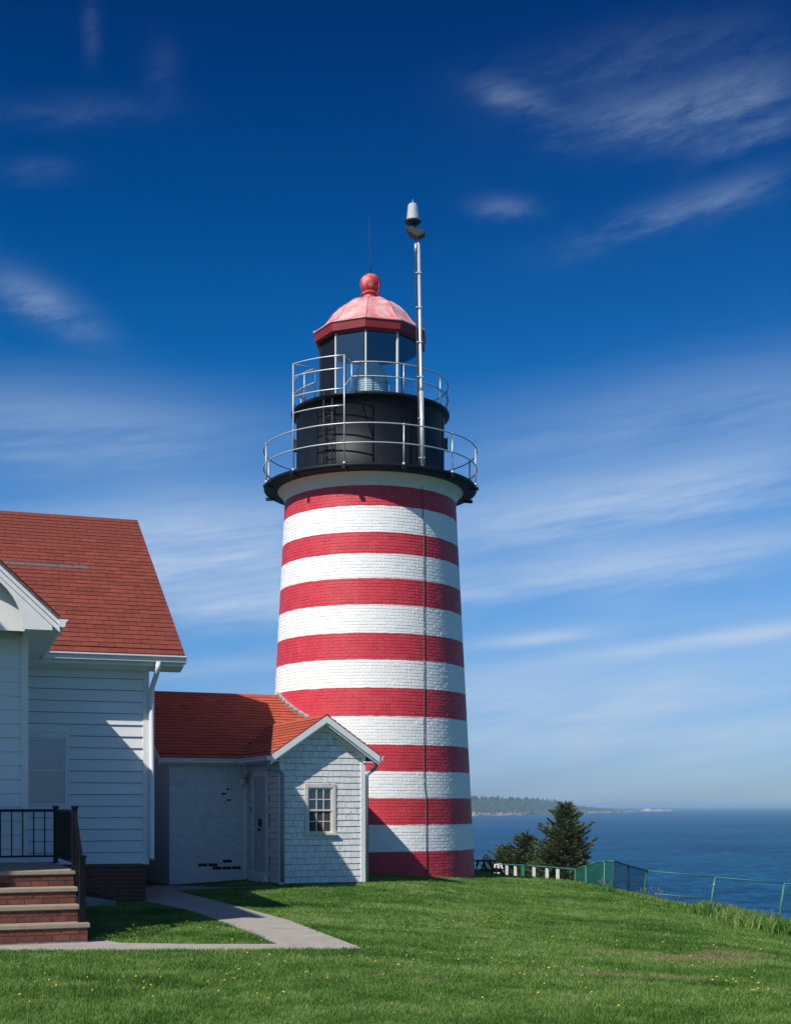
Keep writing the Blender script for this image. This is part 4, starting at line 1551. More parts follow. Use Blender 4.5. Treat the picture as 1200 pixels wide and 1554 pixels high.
def house():
    A = empty('keepers_house', (HX, HYY, 0), HYAW)
    tag(A, 'large white clapboard house with a steep red shingle roof at the left edge', 'house')
    rnd = random.Random(21)
    DEP = 10.92
    EZ, EV = 4.33, -0.45
    RV = EV + 5.91; RZ = 7.88
    sl = (RZ - EZ) / (RV - EV)
    UL = -11.0; UR = 0.562
    # core
    mb = MB()
    mb.prism([(0.03, 0.66), (DEP - 0.03, 0.66), (DEP - 0.03, 4.1), (RV, RZ - 0.2), (0.03, 4.1)], 'x', UL, -0.03)
    mb.build('wall', 'sheathing', A)
    # foundation
    mb = MB()
    mb.box(UL, -0.045, 0.055, DEP - 0.05, -0.3, 0.66)
    mb.build('foundation', 'mortar', A)
    bm = brick_mesh('brick', 0.2, 0.062, 0.016, 'brick_red', 0.003)
    z = -0.08; r = 0
    while z < 0.60:
        u = -2.24 + (0.105 if r % 2 else 0)
        while u < -0.24:
            inst('brick', bm, frame((u, 0.057 + rnd.uniform(-0.002, 0.002), z), (1, 0, 0), (0, 1, 0), (0, 0, 1)), A)
            u += 0.211
        z += 0.073; r += 1
    st = MB()
    z = -0.08; r = 0
    while z < 0.60:
        v = 0.06
        while v < DEP - 0.2:
            add_brick(st, frame((-0.047, v, z), (0, 1, 0), (-1, 0, 0), (0, 0, 1)), 0.2, 0.062, 0.014, 0.003); v += 0.211
        u = -0.136 if r % 2 == 0 else -0.242
        add_brick(st, frame((u, 0.057, z), (1, 0, 0), (0, 1, 0), (0, 0, 1)), -0.047 - u, 0.062, 0.016, 0.003)
        z += 0.073; r += 1
    st.build('brickwork', 'brick_red', A, kind='stuff')
    # clapboards on the front wall, each a part; window between
    w0, w1, wz0, wz1 = -2.22, -1.345, 1.66, 2.96
    z = 0.677; ex = 0.203
    k = 0
    while z < 4.12:
        segs = [(-2.25, -0.095)]
        if z + ex > wz0 and z < wz1:
            segs = [(w1, -0.095)]
        for a, b in segs:
            mb = MB()
            h = min(ex - 0.010, 4.16 - z)
            add_wedge(mb, frame((a, 0.03, z + 0.005), (1, 0, 0), (0, 0, 1), (0, -1, 0)), b - a, h, 0.040, 0.016, 0.0)
            mb.build('clapboard', 'siding_white', A)
        for (za, zb_) in ((max(z, wz1) + 0.003, z + ex - 0.005), (z + 0.005, min(z + ex, wz0 - 0.033))):
            if len(segs) and segs[0][0] == w1 and 0.015 < zb_ - za < ex - 0.02:
                mb = MB()
                add_wedge(mb, frame((-2.25, 0.03, za), (1, 0, 0), (0, 0, 1), (0, -1, 0)), w1 + 2.25 - 0.004, zb_ - za, 0.038, 0.020, 0.0)
                mb.build('clapboard', 'siding_white', A)
        z += ex; k += 1
    # sides: right gable wall clapboards (joined), back
    st = MB()
    z = 0.677
    while z < 6.95:
        lim = 0 if z < 3.9 else (z + 0.3 - 4.1) / sl
        lim = max(0, lim)
        add_wedge(st, frame((-0.03, lim + 0.06, z), (0, 1, 0), (0, 0, 1), (1, 0, 0)), DEP - 2 * lim - 0.12, ex + 0.02, 0.034, 0.006, 0.0)
        if z < 4.0:
            add_wedge(st, frame((-0.05, DEP - 0.03, z), (-1, 0, 0), (0, 0, 1), (0, 1, 0)), -UL - 0.1, ex + 0.02, 0.034, 0.006, 0.0)
        z += ex
    st.build('side_clapboards', 'siding_white', A, kind='stuff')
    mb = MB(); mb.box(-0.095, 0.012, -0.012, 0.03, 0.665, 4.16); mb.box(-0.03, 0.012, 0.03, 0.10, 0.665, 4.16); mb.build('corner_board', 'paint_white', A, bevel=0.004)
    # water table
    # roof slab
    mb = MB()
    mb.prism([(EV, EZ), (RV, RZ), (RV, RZ - 0.12), (EV, EZ - 0.06)], 'x', UL, UR)
    mb.prism([(2 * RV - EV, EZ), (RV, RZ), (RV, RZ - 0.12), (2 * RV - EV, EZ - 0.06)], 'x', UL, UR)
    mb.build('roof', 'roof_dark', A)
    upv = Vector((0, 1, sl)).normalized(); nrm = Vector((0, -sl, 1)).normalized()
    L = math.hypot(RV - EV, RZ - EZ)
    rows = 36; er = L / rows
    cache = {}
    st = MB(); cnt = 0; odd = MB()
    for r in range(rows):
        s0 = r * er
        p0 = Vector((0, EV, EZ)) + upv * (s0 - (0.02 if r == 0 else 0))
        u = UR + 0.01
        first = True
        while u > UL + 0.01:
            w = 0.30 if not first else 0.30 * (0.35 + 0.5 * (r % 2)) + rnd.uniform(-0.02, 0.02)
            first = False
            w = min(round(w, 2), u - UL)
            a = u - w
            m4 = frame((a, p0.y, p0.z + rnd.uniform(0, 0.0025)), (1, 0, 0), upv, nrm)
            patched = r == 20 and -2.95 < a < -1.0
            if a < UR - 0.0 and cnt < 300 and a > -2.55:
                kx = (round(w, 2), patched)
                if kx not in cache: cache[kx] = wedge_mesh('roof_shingle', kx[0], er - 0.010, 0.018, 0.011, 'patch_grey' if patched else 'roof_shingle', 0.004)
                inst('roof_shingle', cache[kx], m4, A); cnt += 1
            else:
                add_wedge(odd if patched else st, m4, w, er - 0.010, 0.018, 0.011, 0.004)
            u -= w
    for r in range(rows):
        q = Vector((0, 2 * RV - EV, EZ)) + Vector((0, -1, sl)).normalized() * (r * er)
        add_wedge(st, frame((UR, q.y, q.z), (-1, 0, 0), Vector((0, -1, sl)).normalized(), Vector((0, sl, 1)).normalized()), UR - UL, er + 0.02, 0.012, 0.004, 0)
    st.add([(UL, RV - 0.12, RZ - 0.055), (UR + 0.01, RV - 0.12, RZ - 0.055), (UR + 0.01, RV, RZ + 0.025), (UL, RV, RZ + 0.025), (UR + 0.01, RV + 0.12, RZ - 0.055), (UL, RV + 0.12, RZ - 0.055)], [(0, 1, 2, 3), (3, 2, 4, 5)])
    st.build('roof_shingles', 'roof_shingle', A, kind='stuff')
    if odd.f: odd.build('patched_shingles', 'patch_grey', A)
    # rake boards
    for u0_ in (UR - 0.012,):
        for pr in ([(EV, EZ - 0.004), (RV, RZ - 0.004), (RV, RZ - 0.19), (EV, EZ - 0.17)], [(2 * RV - EV, EZ - 0.004), (2 * RV - EV, EZ - 0.17), (RV, RZ - 0.19), (RV, RZ - 0.004)]):
            mb = MB(); mb.prism(pr, 'x', u0_, u0_ + 0.028); mb.build('rake_board', 'paint_white', A)
    # eave box (soffit + fascia) with slanted end
    mb = MB()
    mb.prism([(EV + 0.02, EZ - 0.07), (EV + 0.02, EZ - 0.20), (-0.14, EZ - 0.26), (0.02, EZ - 0.26), (0.02, EZ + 0.2), (0.0, EZ + 0.2)], 'x', -2.20, UR - 0.012)
    mb.build('eave_box', 'paint_white', A)
    # gutter
    prof = [(0.0, 0.0), (0.0, -0.10), (0.055, -0.115), (0.085, -0.10), (0.092, -0.045), (0.125, -0.015), (0.125, 0.0), (0.112, 0.0), (0.108, -0.014), (0.08, -0.045), (0.07, -0.09), (0.012, -0.092), (0.012, 0.0)]
    def gut(p, q, outv, nm='gutter'):
        p, q, outv = Vector(p), Vector(q), Vector(outv)
        n = len(prof)
        vs = [p + outv * a + Vector((0, 0, b)) for a, b in prof] + [q + outv * a + Vector((0, 0, b)) for a, b in prof]
        mb = MB(); mb.add(vs, [(i, (i + 1) % n, n + (i + 1) % n, n + i) for i in range(n)])
        mb.add([vs[i] for i in range(7)], [tuple(range(7))]); mb.add([vs[n + i] for i in range(7)], [tuple(range(7))[::-1]])
        return mb.build(nm, 'gutter_white', A)
    gut((-1.86, EV + 0.012, EZ - 0.035), (UR + 0.02, EV + 0.012, EZ - 0.035), (0, -1, 0))
    # flat white top flange of the gutter guard
    mb = MB(); mb.box(-1.86, UR + 0.015, EV - 0.112, EV - 0.004, EZ - 0.034, EZ - 0.026); mb.build('gutter_guard', 'gutter_white', A)
    # downspout at the corner
    mb = MB()
    def sq(pts, a=0.045, b=0.035):
        for p, q in zip(pts[:-1], pts[1:]):
            p, q = Vector(p), Vector(q)
            mb.tube([p, q], 0.045, 8)
    mb.tube([(0.10, EV - 0.04, EZ - 0.14), (0.10, EV - 0.04, EZ - 0.24), (0.09, -0.30, EZ - 0.36), (0.055, -0.08, EZ - 0.55), (0.05, -0.06, EZ - 0.65), (0.05, -0.06, 0.80), (0.05, -0.085, 0.76)], 0.048, 8)
    mb.build('downspout', 'gutter_white', A)
    # window with blind
    wf = MB()
    wf.box(w0, w0 + 0.09, -0.02, 0.03, wz0 + 0.05, wz1); wf.box(w1 - 0.09, w1 - 0.003, -0.02, 0.03, wz0 + 0.05, wz1)
    wf.box(w0 + 0.09, w1 - 0.09, -0.02, 0.03, wz1 - 0.09, wz1)
    F = wf.build('window', 'paint_white', A, bevel=0.004)
    mb = MB(); mb.box(w0 - 0.02, w1 + 0.02, -0.055, 0.03, wz0 - 0.03, wz0 + 0.047); mb.build('sill', 'paint_white', F, bevel=0.004)
    a, b = w0 + 0.093, w1 - 0.093
    zm = (wz0 + wz1) / 2 - 0.02
    for (q0, q1, yy) in ((zm, wz1 - 0.093, -0.006), (wz0 + 0.05, zm + 0.03, 0.006)):
        mb = MB()
        mb.box(a, a + 0.025, yy, yy + 0.02, q0, q1); mb.box(b - 0.025, b, yy, yy + 0.02, q0, q1)
        mb.box(a + 0.025, b - 0.025, yy, yy + 0.02, q1 - 0.025, q1); mb.box(a + 0.025, b - 0.025, yy, yy + 0.02, q0, q0 + 0.03)
        mb.build('sash', 'paint_white', F)
        mb = MB(); mb.box(a + 0.02, b - 0.02, yy + 0.009, yy + 0.012, q0 + 0.02, q1 - 0.02); mb.build('pane', 'window_glass', F)
    mb = MB()
    zb = wz0 + 0.052
    while zb < wz1 - 0.12:
        mb.add([(a, 0.0215, zb), (b, 0.0215, zb), (b, 0.0285, zb + 0.046), (a, 0.0285, zb + 0.046)], [(0, 1, 2, 3)])
        zb += 0.042
    mb.build('blind', 'blind', F, kind='stuff')

    # ---------------- projecting gabled bay / porch hood at the left
    UE = -1.87; VF = -4.30; ZT = 4.37; ZS = 4.18
    UC = -3.90
    s2 = 0.92
    AZ = ZT + s2 * (UE - UC)
    vback = EV + (AZ - EZ) / sl
    mb = MB()
    for ue in (UE, 2 * UC - UE):
        vv = EV + (ZT - EZ) / sl
        p = [Vector((UC, VF, AZ)), Vector((ue, VF, ZT)), Vector((ue, vv + 0.12, ZT)), Vector((UC, vback + 0.15, AZ))]
        dn = Vector((0, 0, -0.07))
        vs = p + [q + dn for q in p]
        mb.add(vs, [(0, 1, 2, 3), (7, 6, 5, 4), (0, 4, 5, 1), (1, 5, 6, 2), (2, 6, 7, 3), (3, 7, 4, 0)])
    mb.build('bay_roof', 'roof_dark', A)
    st = MB()
    for sg, ue in ((1, UE), (-1, 2 * UC - UE)):
        up = Vector((-sg, 0, s2)).normalized(); nn = Vector((sg * s2, 0, 1)).normalized()
        L2 = math.hypot(UE - UC, s2 * (UE - UC)); nr = 17
        for r in range(nr):
            q = Vector((ue, 0, ZT)) + up * (r * L2 / nr)
            vend = EV + (q.z - EZ) / sl + 0.05
            m4 = frame((q.x, VF - 0.02, q.z), (0, 1, 0), up, nn) if sg > 0 else frame((q.x, vend, q.z), (0, -1, 0), up, nn)
            add_wedge(st, m4, vend - VF + 0.02, L2 / nr + 0.02, 0.014, 0.005, 0)
    st.build('bay_roof_shingles', 'roof_shingle', A, kind='stuff')
    # pediment with an arched opening
    mb = MB()
    zb = ZS
    ar = []
    hw = 1.52
    for i in range(25):
        t = math.pi * i / 24
        ar.append((UC + hw * math.cos(t), zb + 0.05 + 1.0 * math.sin(t)))
    # outline right half then left half as strips between arch and gable
    topz = lambda u: AZ - 0.21 - s2 * abs(u - UC)
    for i in range(24):
        (ua, za), (ub, zb_) = ar[i], ar[i + 1]
        mb.prism([(ua, za), (ua, max(topz(ua), za + 0.001)), (ub, max(topz(ub), zb_ + 0.001)), (ub, zb_)], 'y', VF + 0.06, VF + 0.12)
    for sg in (1, -1):
        u0_ = UC + sg * hw; u1_ = UC + sg * (UE - UC - 0.10)
        mb.prism([(u0_, ZS), (u0_, topz(u0_)), (u1_, max(topz(u1_), ZS + 0.02)), (u1_, ZS)], 'y', VF + 0.06, VF + 0.12)
    mb.build('pediment', 'paint_white', A)
    mb = MB()
    mb.prism([(UC - 1.58, ZS + 0.0), (UC + 1.58, ZS + 0.0), (UC + 1.58, ZT + 0.28), (UC, AZ - 0.12), (UC - 1.58, ZT + 0.28)], 'y', VF + 0.30, VF + 0.34)
    mb.build('tympanum', 'paint_white', A)
    for sg in (1, -1):
        ue = UC + sg * (UE - UC)
        for (y0, y1, d0, d1) in ((VF, VF + 0.035, -0.01, -0.13), (VF + 0.035, VF + 0.065, -0.13, -0.22)):
            mb = MB(); mb.prism([(UC, AZ + d0), (UC, AZ + d1), (ue, ZT + d1), (ue, ZT + d0)], 'y', y0, y1); mb.build('barge_board', 'gutter_white', A)
        # soffit box along the eave
        mb = MB()
        ui = UC + sg * (UE - UC - 0.47)
        mb.box(min(ui, ue - sg * 0.03), max(ui, ue - sg * 0.03), VF + 0.125, -0.42 if sg > 0 else -0.42, ZS, ZS + 0.03)
        mb.box(min(ue - sg * 0.05, ue - sg * 0.02), max(ue - sg * 0.05, ue - sg * 0.02), VF + 0.125, -0.45, ZS + 0.031, ZT - 0.06)
        mb.build('soffit', 'siding_white', A)
    gut((UE - 0.015, VF - 0.02, ZT - 0.04), (UE - 0.015, -0.52, ZT - 0.04), (1, 0, 0))
    # bay walls
    mb = MB()
    BU, BV_ = -2.26, -3.40
    mb.box(UC * 2 - BU, BU - 0.03, BV_ + 0.03, 0.0, 0.86, ZS + 0.05)
    mb.prism([(UC * 2 - BU, ZS + 0.05), (BU - 0.03, ZS + 0.05), (UC, AZ - 0.35)], 'y', BV_ + 0.03, -0.1)
    mb.build('bay_wall', 'siding_white', A)
    st = MB()
    z = 0.87
    while z < 4.2:
        h = min(ex + 0.02, 4.24 - z)
        add_wedge(st, frame((-5.4, BV_ + 0.03, z), (1, 0, 0), (0, 0, 1), (0, -1, 0)), 5.4 + BU - 0.09, h, 0.034, 0.006)
        add_wedge(st, frame((BU - 0.03, BV_ + 0.09, z), (0, 1, 0), (0, 0, 1), (1, 0, 0)), -BV_ - 0.10, h, 0.034, 0.006)
        z += ex
    st.build('bay_clapboards', 'siding_white', A, kind='stuff')
    mb = MB(); mb.box(BU - 0.09, BU + 0.012, BV_ - 0.012, BV_ + 0.03, 0.86, ZS); mb.box(BU - 0.03, BU + 0.012, BV_ + 0.03, BV_ + 0.10, 0.86, ZS); mb.build('corner_board', 'paint_white', A)
    mb = MB(); mb.box(2 * UC - BU, BU - 0.06, BV_ + 0.06, 0.02, -0.3, 0.855); mb.build('foundation', 'brick_red', A)
    # added cross wing, unseen left of the frame, to shade the landing and lawn
    mb = MB()
    mb.prism([(-11.0, -0.3), (-6.15, -0.3), (-6.15, 7.9), (-8.6, 9.7), (-11.0, 7.9)], 'y', -8.0, 0.5)
    mb.build('added_wing_wall', 'siding_white', A)
    mb = MB()
    mb.prism([(-5.95, 7.95), (-8.6, 9.95), (-8.6, 9.80), (-5.95, 7.80)], 'y', -8.15, 1.5)
    mb.prism([(-11.25, 7.95), (-8.6, 9.95), (-8.6, 9.80), (-11.25, 7.80)], 'y', -8.15, 1.5)
    mb.build('added_wing_roof', 'roof_shingle', A)


house()


def xf(u, v, z, ox=HX, oy=HYY):
    c, s = math.cos(HYAW), math.sin(HYAW)
    return (ox + u * c - v * s, oy + u * s + v * c, z)


# ------------------------------------------------------------------ porch steps, railing, bulkhead
def steps():
    rnd = random.Random(31)
    P = (-3.774, 16.263, 0)
    A = empty('porch_steps', (P[0], P[1], 0), SYAW)
    tag(A, 'flight of red brick steps with tan stone treads leading up to the house landing', 'steps')
    # local frame: origin at right front corner of bottom riser, u left negative
    zg, r, run = 0.02, 0.205, 0.30
    z0 = 0.044
    UL = -3.6
    bm = brick_mesh('brick', 0.2, 0.063, 0.014, 'brick_red', 0.004)
    st = MB()
    for k in range(4):
        v = 0.0 + k * run
        right = -0.01 if k == 0 else -0.10 + 0.012 * k
        zt = z0 + r * (k + 1)
        zb = z0 + r * k
        v1 = v + run if k < 3 else v + 2.62
        # tread slab, slightly proud
        mb = MB(); mb.box(UL, right + 0.015, v - 0.02, v1 + (0.0 if k < 3 else 0), zt - 0.052, zt)
        mb.build('tread', 'tread_stone', A, bevel=0.006)
        # core
        mb = MB(); mb.box(UL, right - 0.012, v + 0.015, v1 + 0.0, -0.3 if k == 0 else zb - 0.05, zt - 0.0525)
        mb.build('riser_core', 'mortar', A)
        for row in range(2):
            zz = zb + 0.003 + row * 0.0735
            u = right - 0.004 - (0.105 if (row + k) % 2 else 0.21)
            if (row + k) % 2:
                add_brick(st, frame((u, v + 0.017, zz), (1, 0, 0), (0, 1, 0), (0, 0, 1)), 0.1, 0.063, 0.014, 0.004)
                u -= 0.21
            while u > UL:
                inst('brick', bm, frame((u, v + 0.017 + rnd.uniform(-0.002, 0.002), zz), (1, 0, 0), (0, 1, 0), (0, 0, 1)), A)
                u -= 0.21
        # bricks on the right flank
        zz = 0.0
        nrow = int((zt - 0.06) / 0.0735)
        for row in range(nrow):
            vv = v + 0.02 + (0.1 if row % 2 else 0)
            lim = v1
            while vv < lim - 0.05:
                w = min(0.2, lim - vv - 0.005)
                add_brick(st, frame((right - 0.013, vv, -0.02 + row * 0.0735), (0, 1, 0), (-1, 0, 0), (0, 0, 1)), w, 0.063, 0.010, 0.004)
                vv += 0.21
    st.build('brickwork', 'brick_red', A, kind='stuff')

    # railing: thing of its own
    Rl = empty('iron_railing', (P[0], P[1], 0), SYAW)
    tag(Rl, 'black iron railing with thin balusters along the landing and the brick steps', 'railing')
    deck = z0 + 4 * r
    uN, vN = -0.06, 0.93
    vF = 3.20
    uF = -0.04
    top = deck + 0.80
    def post(u, v, z0_, z1_, s=0.032):
        mb = MB(); mb.box(u - s, u + s, v - s, v + s, z0_, z1_)
        mb.box(u - s - 0.012, u + s + 0.012, v - s - 0.012, v + s + 0.012, z1_, z1_ + 0.03)
        mb.box(u - s - 0.02, u + s + 0.02, v - s - 0.02, v + s + 0.02, z0_, z0_ + 0.012)
        return mb.build('post', 'iron_black', Rl, bevel=0.003)
    post(uN, vN, deck, top); post(uF, vF, deck, top)
    uB, vB = -0.06, 0.20
    zB = z0 + r
    post(uB, vB, zB, zB + 0.80, 0.036)
    def bar(p, q, w=0.018, h=0.02):
        p, q = Vector(p), Vector(q); d = (q - p)
        s = Vector((-d.y, d.x, 0)); s = s.normalized() * w if s.length > 1e-6 else Vector((w, 0, 0))
        mb = MB(); mb.obox(p - s - Vector((0, 0, h)), s * 2, d, (0, 0, 2 * h)); mb.build('rail', 'iron_black', Rl)
    def bal(p, z1_):
        mb = MB(); mb.box(p[0] - 0.009, p[0] + 0.009, p[1] - 0.009, p[1] + 0.009, p[2], z1_); mb.build('baluster', 'iron_black', Rl)
    # landing side
    bar((uN, vN + 0.035, top - 0.035), (uF, vF - 0.035, top - 0.035)); bar((uN, vN + 0.035, deck + 0.10), (uF, vF - 0.035, deck + 0.10), 0.014, 0.014)
    n = 18
    for i in range(1, n): 
        t = i / n
        bal((uN + (uF - uN) * t, vN + (vF - vN) * t, deck + 0.115), top - 0.055)
    # across the front of the bay
    bar((uF - 0.035, vF, top - 0.035), (-3.2, vF, top - 0.035)); bar((uF - 0.035, vF, deck + 0.10), (-3.2, vF, deck + 0.10), 0.014, 0.014)
    for i in range(1, 21): bal((uF - i * 0.155, vF, deck + 0.115), top - 0.055)
    # sloping part down the steps
    bar((uN, vN - 0.035, top - 0.06), (uB, vB + 0.036, zB + 0.76)); bar((uN, vN - 0.035, deck + 0.09), (uB, vB + 0.036, zB + 0.13), 0.014, 0.014)
    for i in range(1, 7):
        t = i / 7
        v = vN - 0.035 + (vB + 0.036 - vN + 0.035) * t
        za = deck + 0.105 + (zB + 0.145 - deck - 0.105) * t; zb_ = top - 0.085 + (zB + 0.735 - top + 0.085) * t
        bal((uN, v, za), zb_)
    # cellar bulkhead against the foundation
    Q = xf(-1.15, -0.02, 0)
    B = empty('cellar_bulkhead', (Q[0], Q[1], 0), HYAW)
    tag(B, 'low sloped dark concrete cellar bulkhead against the brick foundation', 'bulkhead')
    mb = MB(); mb.prism([(-0.75, 0.30), (0.50, 0.08), (0.50, -0.05), (-0.75, -0.05)], 'y', -0.75, -0.03)
    mb.build('kerb', 'concrete', B, bevel=0.01)
    mb = MB(); mb.obox((-0.72, -0.70, 0.302), (1.18, 0, -0.208), (0, 0.62, 0), (0, 0, 0.03)); mb.build('hatch', 'dark_metal', B, bevel=0.005)


steps()


# ------------------------------------------------------------------ paths
def poly_path(name, poly, lift=0.012, mat_='concrete'):
    """concrete slab following the ground"""
    import mathutils
    mb = MB()
    n = len(poly)
    tris = mathutils.geometry.tessellate_polygon([[Vector((p[0], p[1], 0)) for p in poly]])
    # subdivide by sampling on a fine grid clipped to polygon: simple ear fan is enough on gentle ground
    vs = [(p[0], p[1], gz(p[0], p[1]) + lift) for p in poly] + [(p[0], p[1], gz(p[0], p[1]) - 0.12) for p in poly]
    fs = [tuple(t) for t in tris] + [(i, (i + 1) % n, n + (i + 1) % n, n + i) for i in range(n)]
    mb.add(vs, fs)
    return mb.build(name, mat_, kind='structure')


def in_poly(px, py, poly):
    inside = np.zeros(px.shape, bool)
    n = len(poly)
    j = n - 1
    for i in range(n):
        xi, yi = poly[i]; xj, yj = poly[j]
        c = ((yi > py) != (yj > py)) & (px < (xj - xi) * (py - yi) / (yj - yi + 1e-12) + xi)
        inside ^= c
        j = i
    return inside


F_ = 2000.0
def gp(px, py):
    """ground point seen at that image position, on near-level ground"""
    Y = 20.0
    for i in range(40):
        X = (px - 600) / F_ * Y
        z = gz(X, Y)
        Y = 0.5 * Y + 0.5 * (1.7 - z) * F_ / (py - 1223.0)
    return ((px - 600) / F_ * Y, Y)


PATHS = {
    'front_path': [gp(-160, 1428), gp(60, 1428), gp(155, 1428), gp(185, 1433), gp(300, 1434.5), gp(420, 1434.5), gp(548, 1441.5), gp(480, 1441.5), gp(300, 1442.5), gp(60, 1443), gp(-160, 1443.5)],
    'diagonal_path': [gp(421, 1434.5), gp(390, 1420), gp(340, 1401), gp(290, 1384), gp(245, 1374), gp(222, 1370.5), gp(205, 1350), gp(235, 1345.5), gp(420, 1347), gp(300, 1351.5), gp(268, 1353.5), gp(330, 1369), gp(440, 1399), gp(550, 1441.5)],
}
poly_path('front_path', PATHS['front_path'], 0.012)
poly_path('diagonal_path', PATHS['diagonal_path'], 0.016)


# ------------------------------------------------------------------ grass
def local(x, y, ox, oy, yaw=YAW):
    c, s = math.cos(yaw), math.sin(yaw)
    dx, dy = x - ox, y - oy
    return dx * c + dy * s, -dx * s + dy * c


def blades(name, x, y, h, w, label, cat, lean=0.5, matn='grass_blade', seed=1):
    n = len(x)
    g = np.random.default_rng(seed)
    z = ground(x, y)
    a = g.uniform(0, 2 * np.pi, n)
    b = g.uniform(0, 2 * np.pi, n)
    ln = g.uniform(0.1, lean, n) * h
    dx, dy = np.cos(a) * w / 2, np.sin(a) * w / 2
    lx, ly = np.cos(b) * ln, np.sin(b) * ln
    co = np.empty((n, 5, 3))
    co[:, 0] = np.stack([x - dx, y - dy, z - 0.005], -1)
    co[:, 1] = np.stack([x + dx, y + dy, z - 0.005], -1)
    co[:, 2] = np.stack([x + dx * 0.8 + lx * 0.35, y + dy * 0.8 + ly * 0.35, z + h * 0.55], -1)
    co[:, 3] = np.stack([x - dx * 0.8 + lx * 0.35, y - dy * 0.8 + ly * 0.35, z + h * 0.55], -1)
    co[:, 4] = np.stack([x + lx, y + ly, z + h], -1)
    me = bpy.data.meshes.new(name)
    me.vertices.add(n * 5)
    me.vertices.foreach_set('co', co.reshape(-1).astype(np.float32))
    base = (np.arange(n) * 5)[:, None]
    loops = (base + np.array([0, 1, 2, 3, 3, 2, 4])[None, :]).reshape(-1)
    me.loops.add(n * 7)
    me.loops.foreach_set('vertex_index', loops.astype(np.int32))
    me.polygons.add(n * 2)
    starts = (np.arange(n) * 7)[:, None] + np.array([0, 4])[None, :]
    me.polygons.foreach_set('loop_start', starts.reshape(-1).astype(np.int32))
    me.polygons.foreach_set('loop_total', np.tile([4, 3], n).astype(np.int32))
    me.update(calc_edges=True)
    me.validate()
    at = me.attributes.new('tint', 'FLOAT', 'POINT')
    t = np.repeat(g.uniform(0, 1, n), 5)
    at.data.foreach_set('value', t.astype(np.float32))
    me.materials.append(M[matn])
    o = bpy.data.objects.new(name, me)
    COL.objects.link(o)
    tag(o, label, cat, kind='stuff')
    return o


def lawn_mask(x, y):
    ok = np.ones(x.shape, bool)
    jx = 0.035 * np.sin(y * 31 + 3 * np.sin(x * 17)) + 0.02 * np.sin(x * 53)
    jy = 0.035 * np.sin(x * 29 + 3 * np.sin(y * 13)) + 0.02 * np.sin(y * 47)
    for p in PATHS.values(): ok &= ~in_poly(x + jx, y + jy, p)
    u, v = local(x, y, HX, HYY, HYAW)
    ok &= ~((u < 0.0) & (v > 0.0) & (v < 11.3))
    ok &= ~((u < -6.1) & (v > -8.2))
    u2, v2 = local(x, y, -3.724, 16.263, SYAW)
    ok &= ~((u2 < 0.05) & (v2 > -0.03))
    ok &= ~((u > -1.95) & (u < -0.6) & (v > -0.85) & (v < 0.1))
    u, v = local(x, y, AX, AY)
    ok &= ~((u > -1.7) & (u < 1.85) & (v > 2.4))
    ok &= ~((u > 0) & (u < 1.85) & (v > -0.02))
    ok &= ~((u < 0) & (u > -3.5) & (v > 1.2) & (v < 6))
    ok &= np.hypot(x - TX, y - TY) > 2.62
    return ok


def lawn():
    g = np.random.default_rng(4)
    N = 700000
    # sample with density falling with distance
    Y = 10.0 * (38 / 10.0) ** g.uniform(0, 1, N) ** 0.88
    X = g.uniform(-0.40, 0.40, N) * Y
    keep = lawn_mask(X, Y) & (edge_e(X, Y) < 2.5)
    X, Y = X[keep], Y[keep]
    n = len(X)
    # clumpy height
    from mathutils import noise as mn
    cl = 0.5 + 0.5 * np.sin(X * 5.1 + 2 * np.sin(Y * 2.3)) * np.sin(Y * 4.3 + 1.5 * np.sin(X * 3.7))
    h = (0.024 + 0.015 * cl) * g.uniform(0.6, 1.35, n)
    # longer grass near the lawn's seaward brow, along walls
    w = 0.0048 * (Y / 12) ** 0.8
    blades('lawn_grass', X, Y, h, w, 'mown green lawn grass sloping up to the lighthouse', 'grass', 0.9, seed=8)
    # unmown grass on the brow and slope beyond it
    n = 60000
    t = g.uniform(0, 1, n)
    pts = np.array([(1.9, 33.8), (3.1, 31.7), (3.9, 29.4), (4.47, 27.8), (5.2, 26.2), (5.88, 24.7), (6.36, 23.2), (6.9, 21)])
    k = (t * (len(pts) - 1)).astype(int); f = t * (len(pts) - 1) - k
    P0 = pts[k]; P1 = pts[np.minimum(k + 1, len(pts) - 1)]
    B = P0 * (1 - f)[:, None] + P1 * f[:, None]
    d = g.uniform(1.6, 6.5, n)
    x = B[:, 0] + d * 0.78; y = B[:, 1] + d * 0.62
    hh = 0.05 + 0.05 * g.uniform(0, 1, n)
    m2 = lawn_mask(x, y)
    blades('slope_grass', x[m2], y[m2], hh[m2] * g.uniform(0.5, 1.2, m2.sum()), np.full(m2.sum(), 0.014), 'longer rough grass on the slope below the lawn', 'grass', 0.8, seed=9)


lawn()


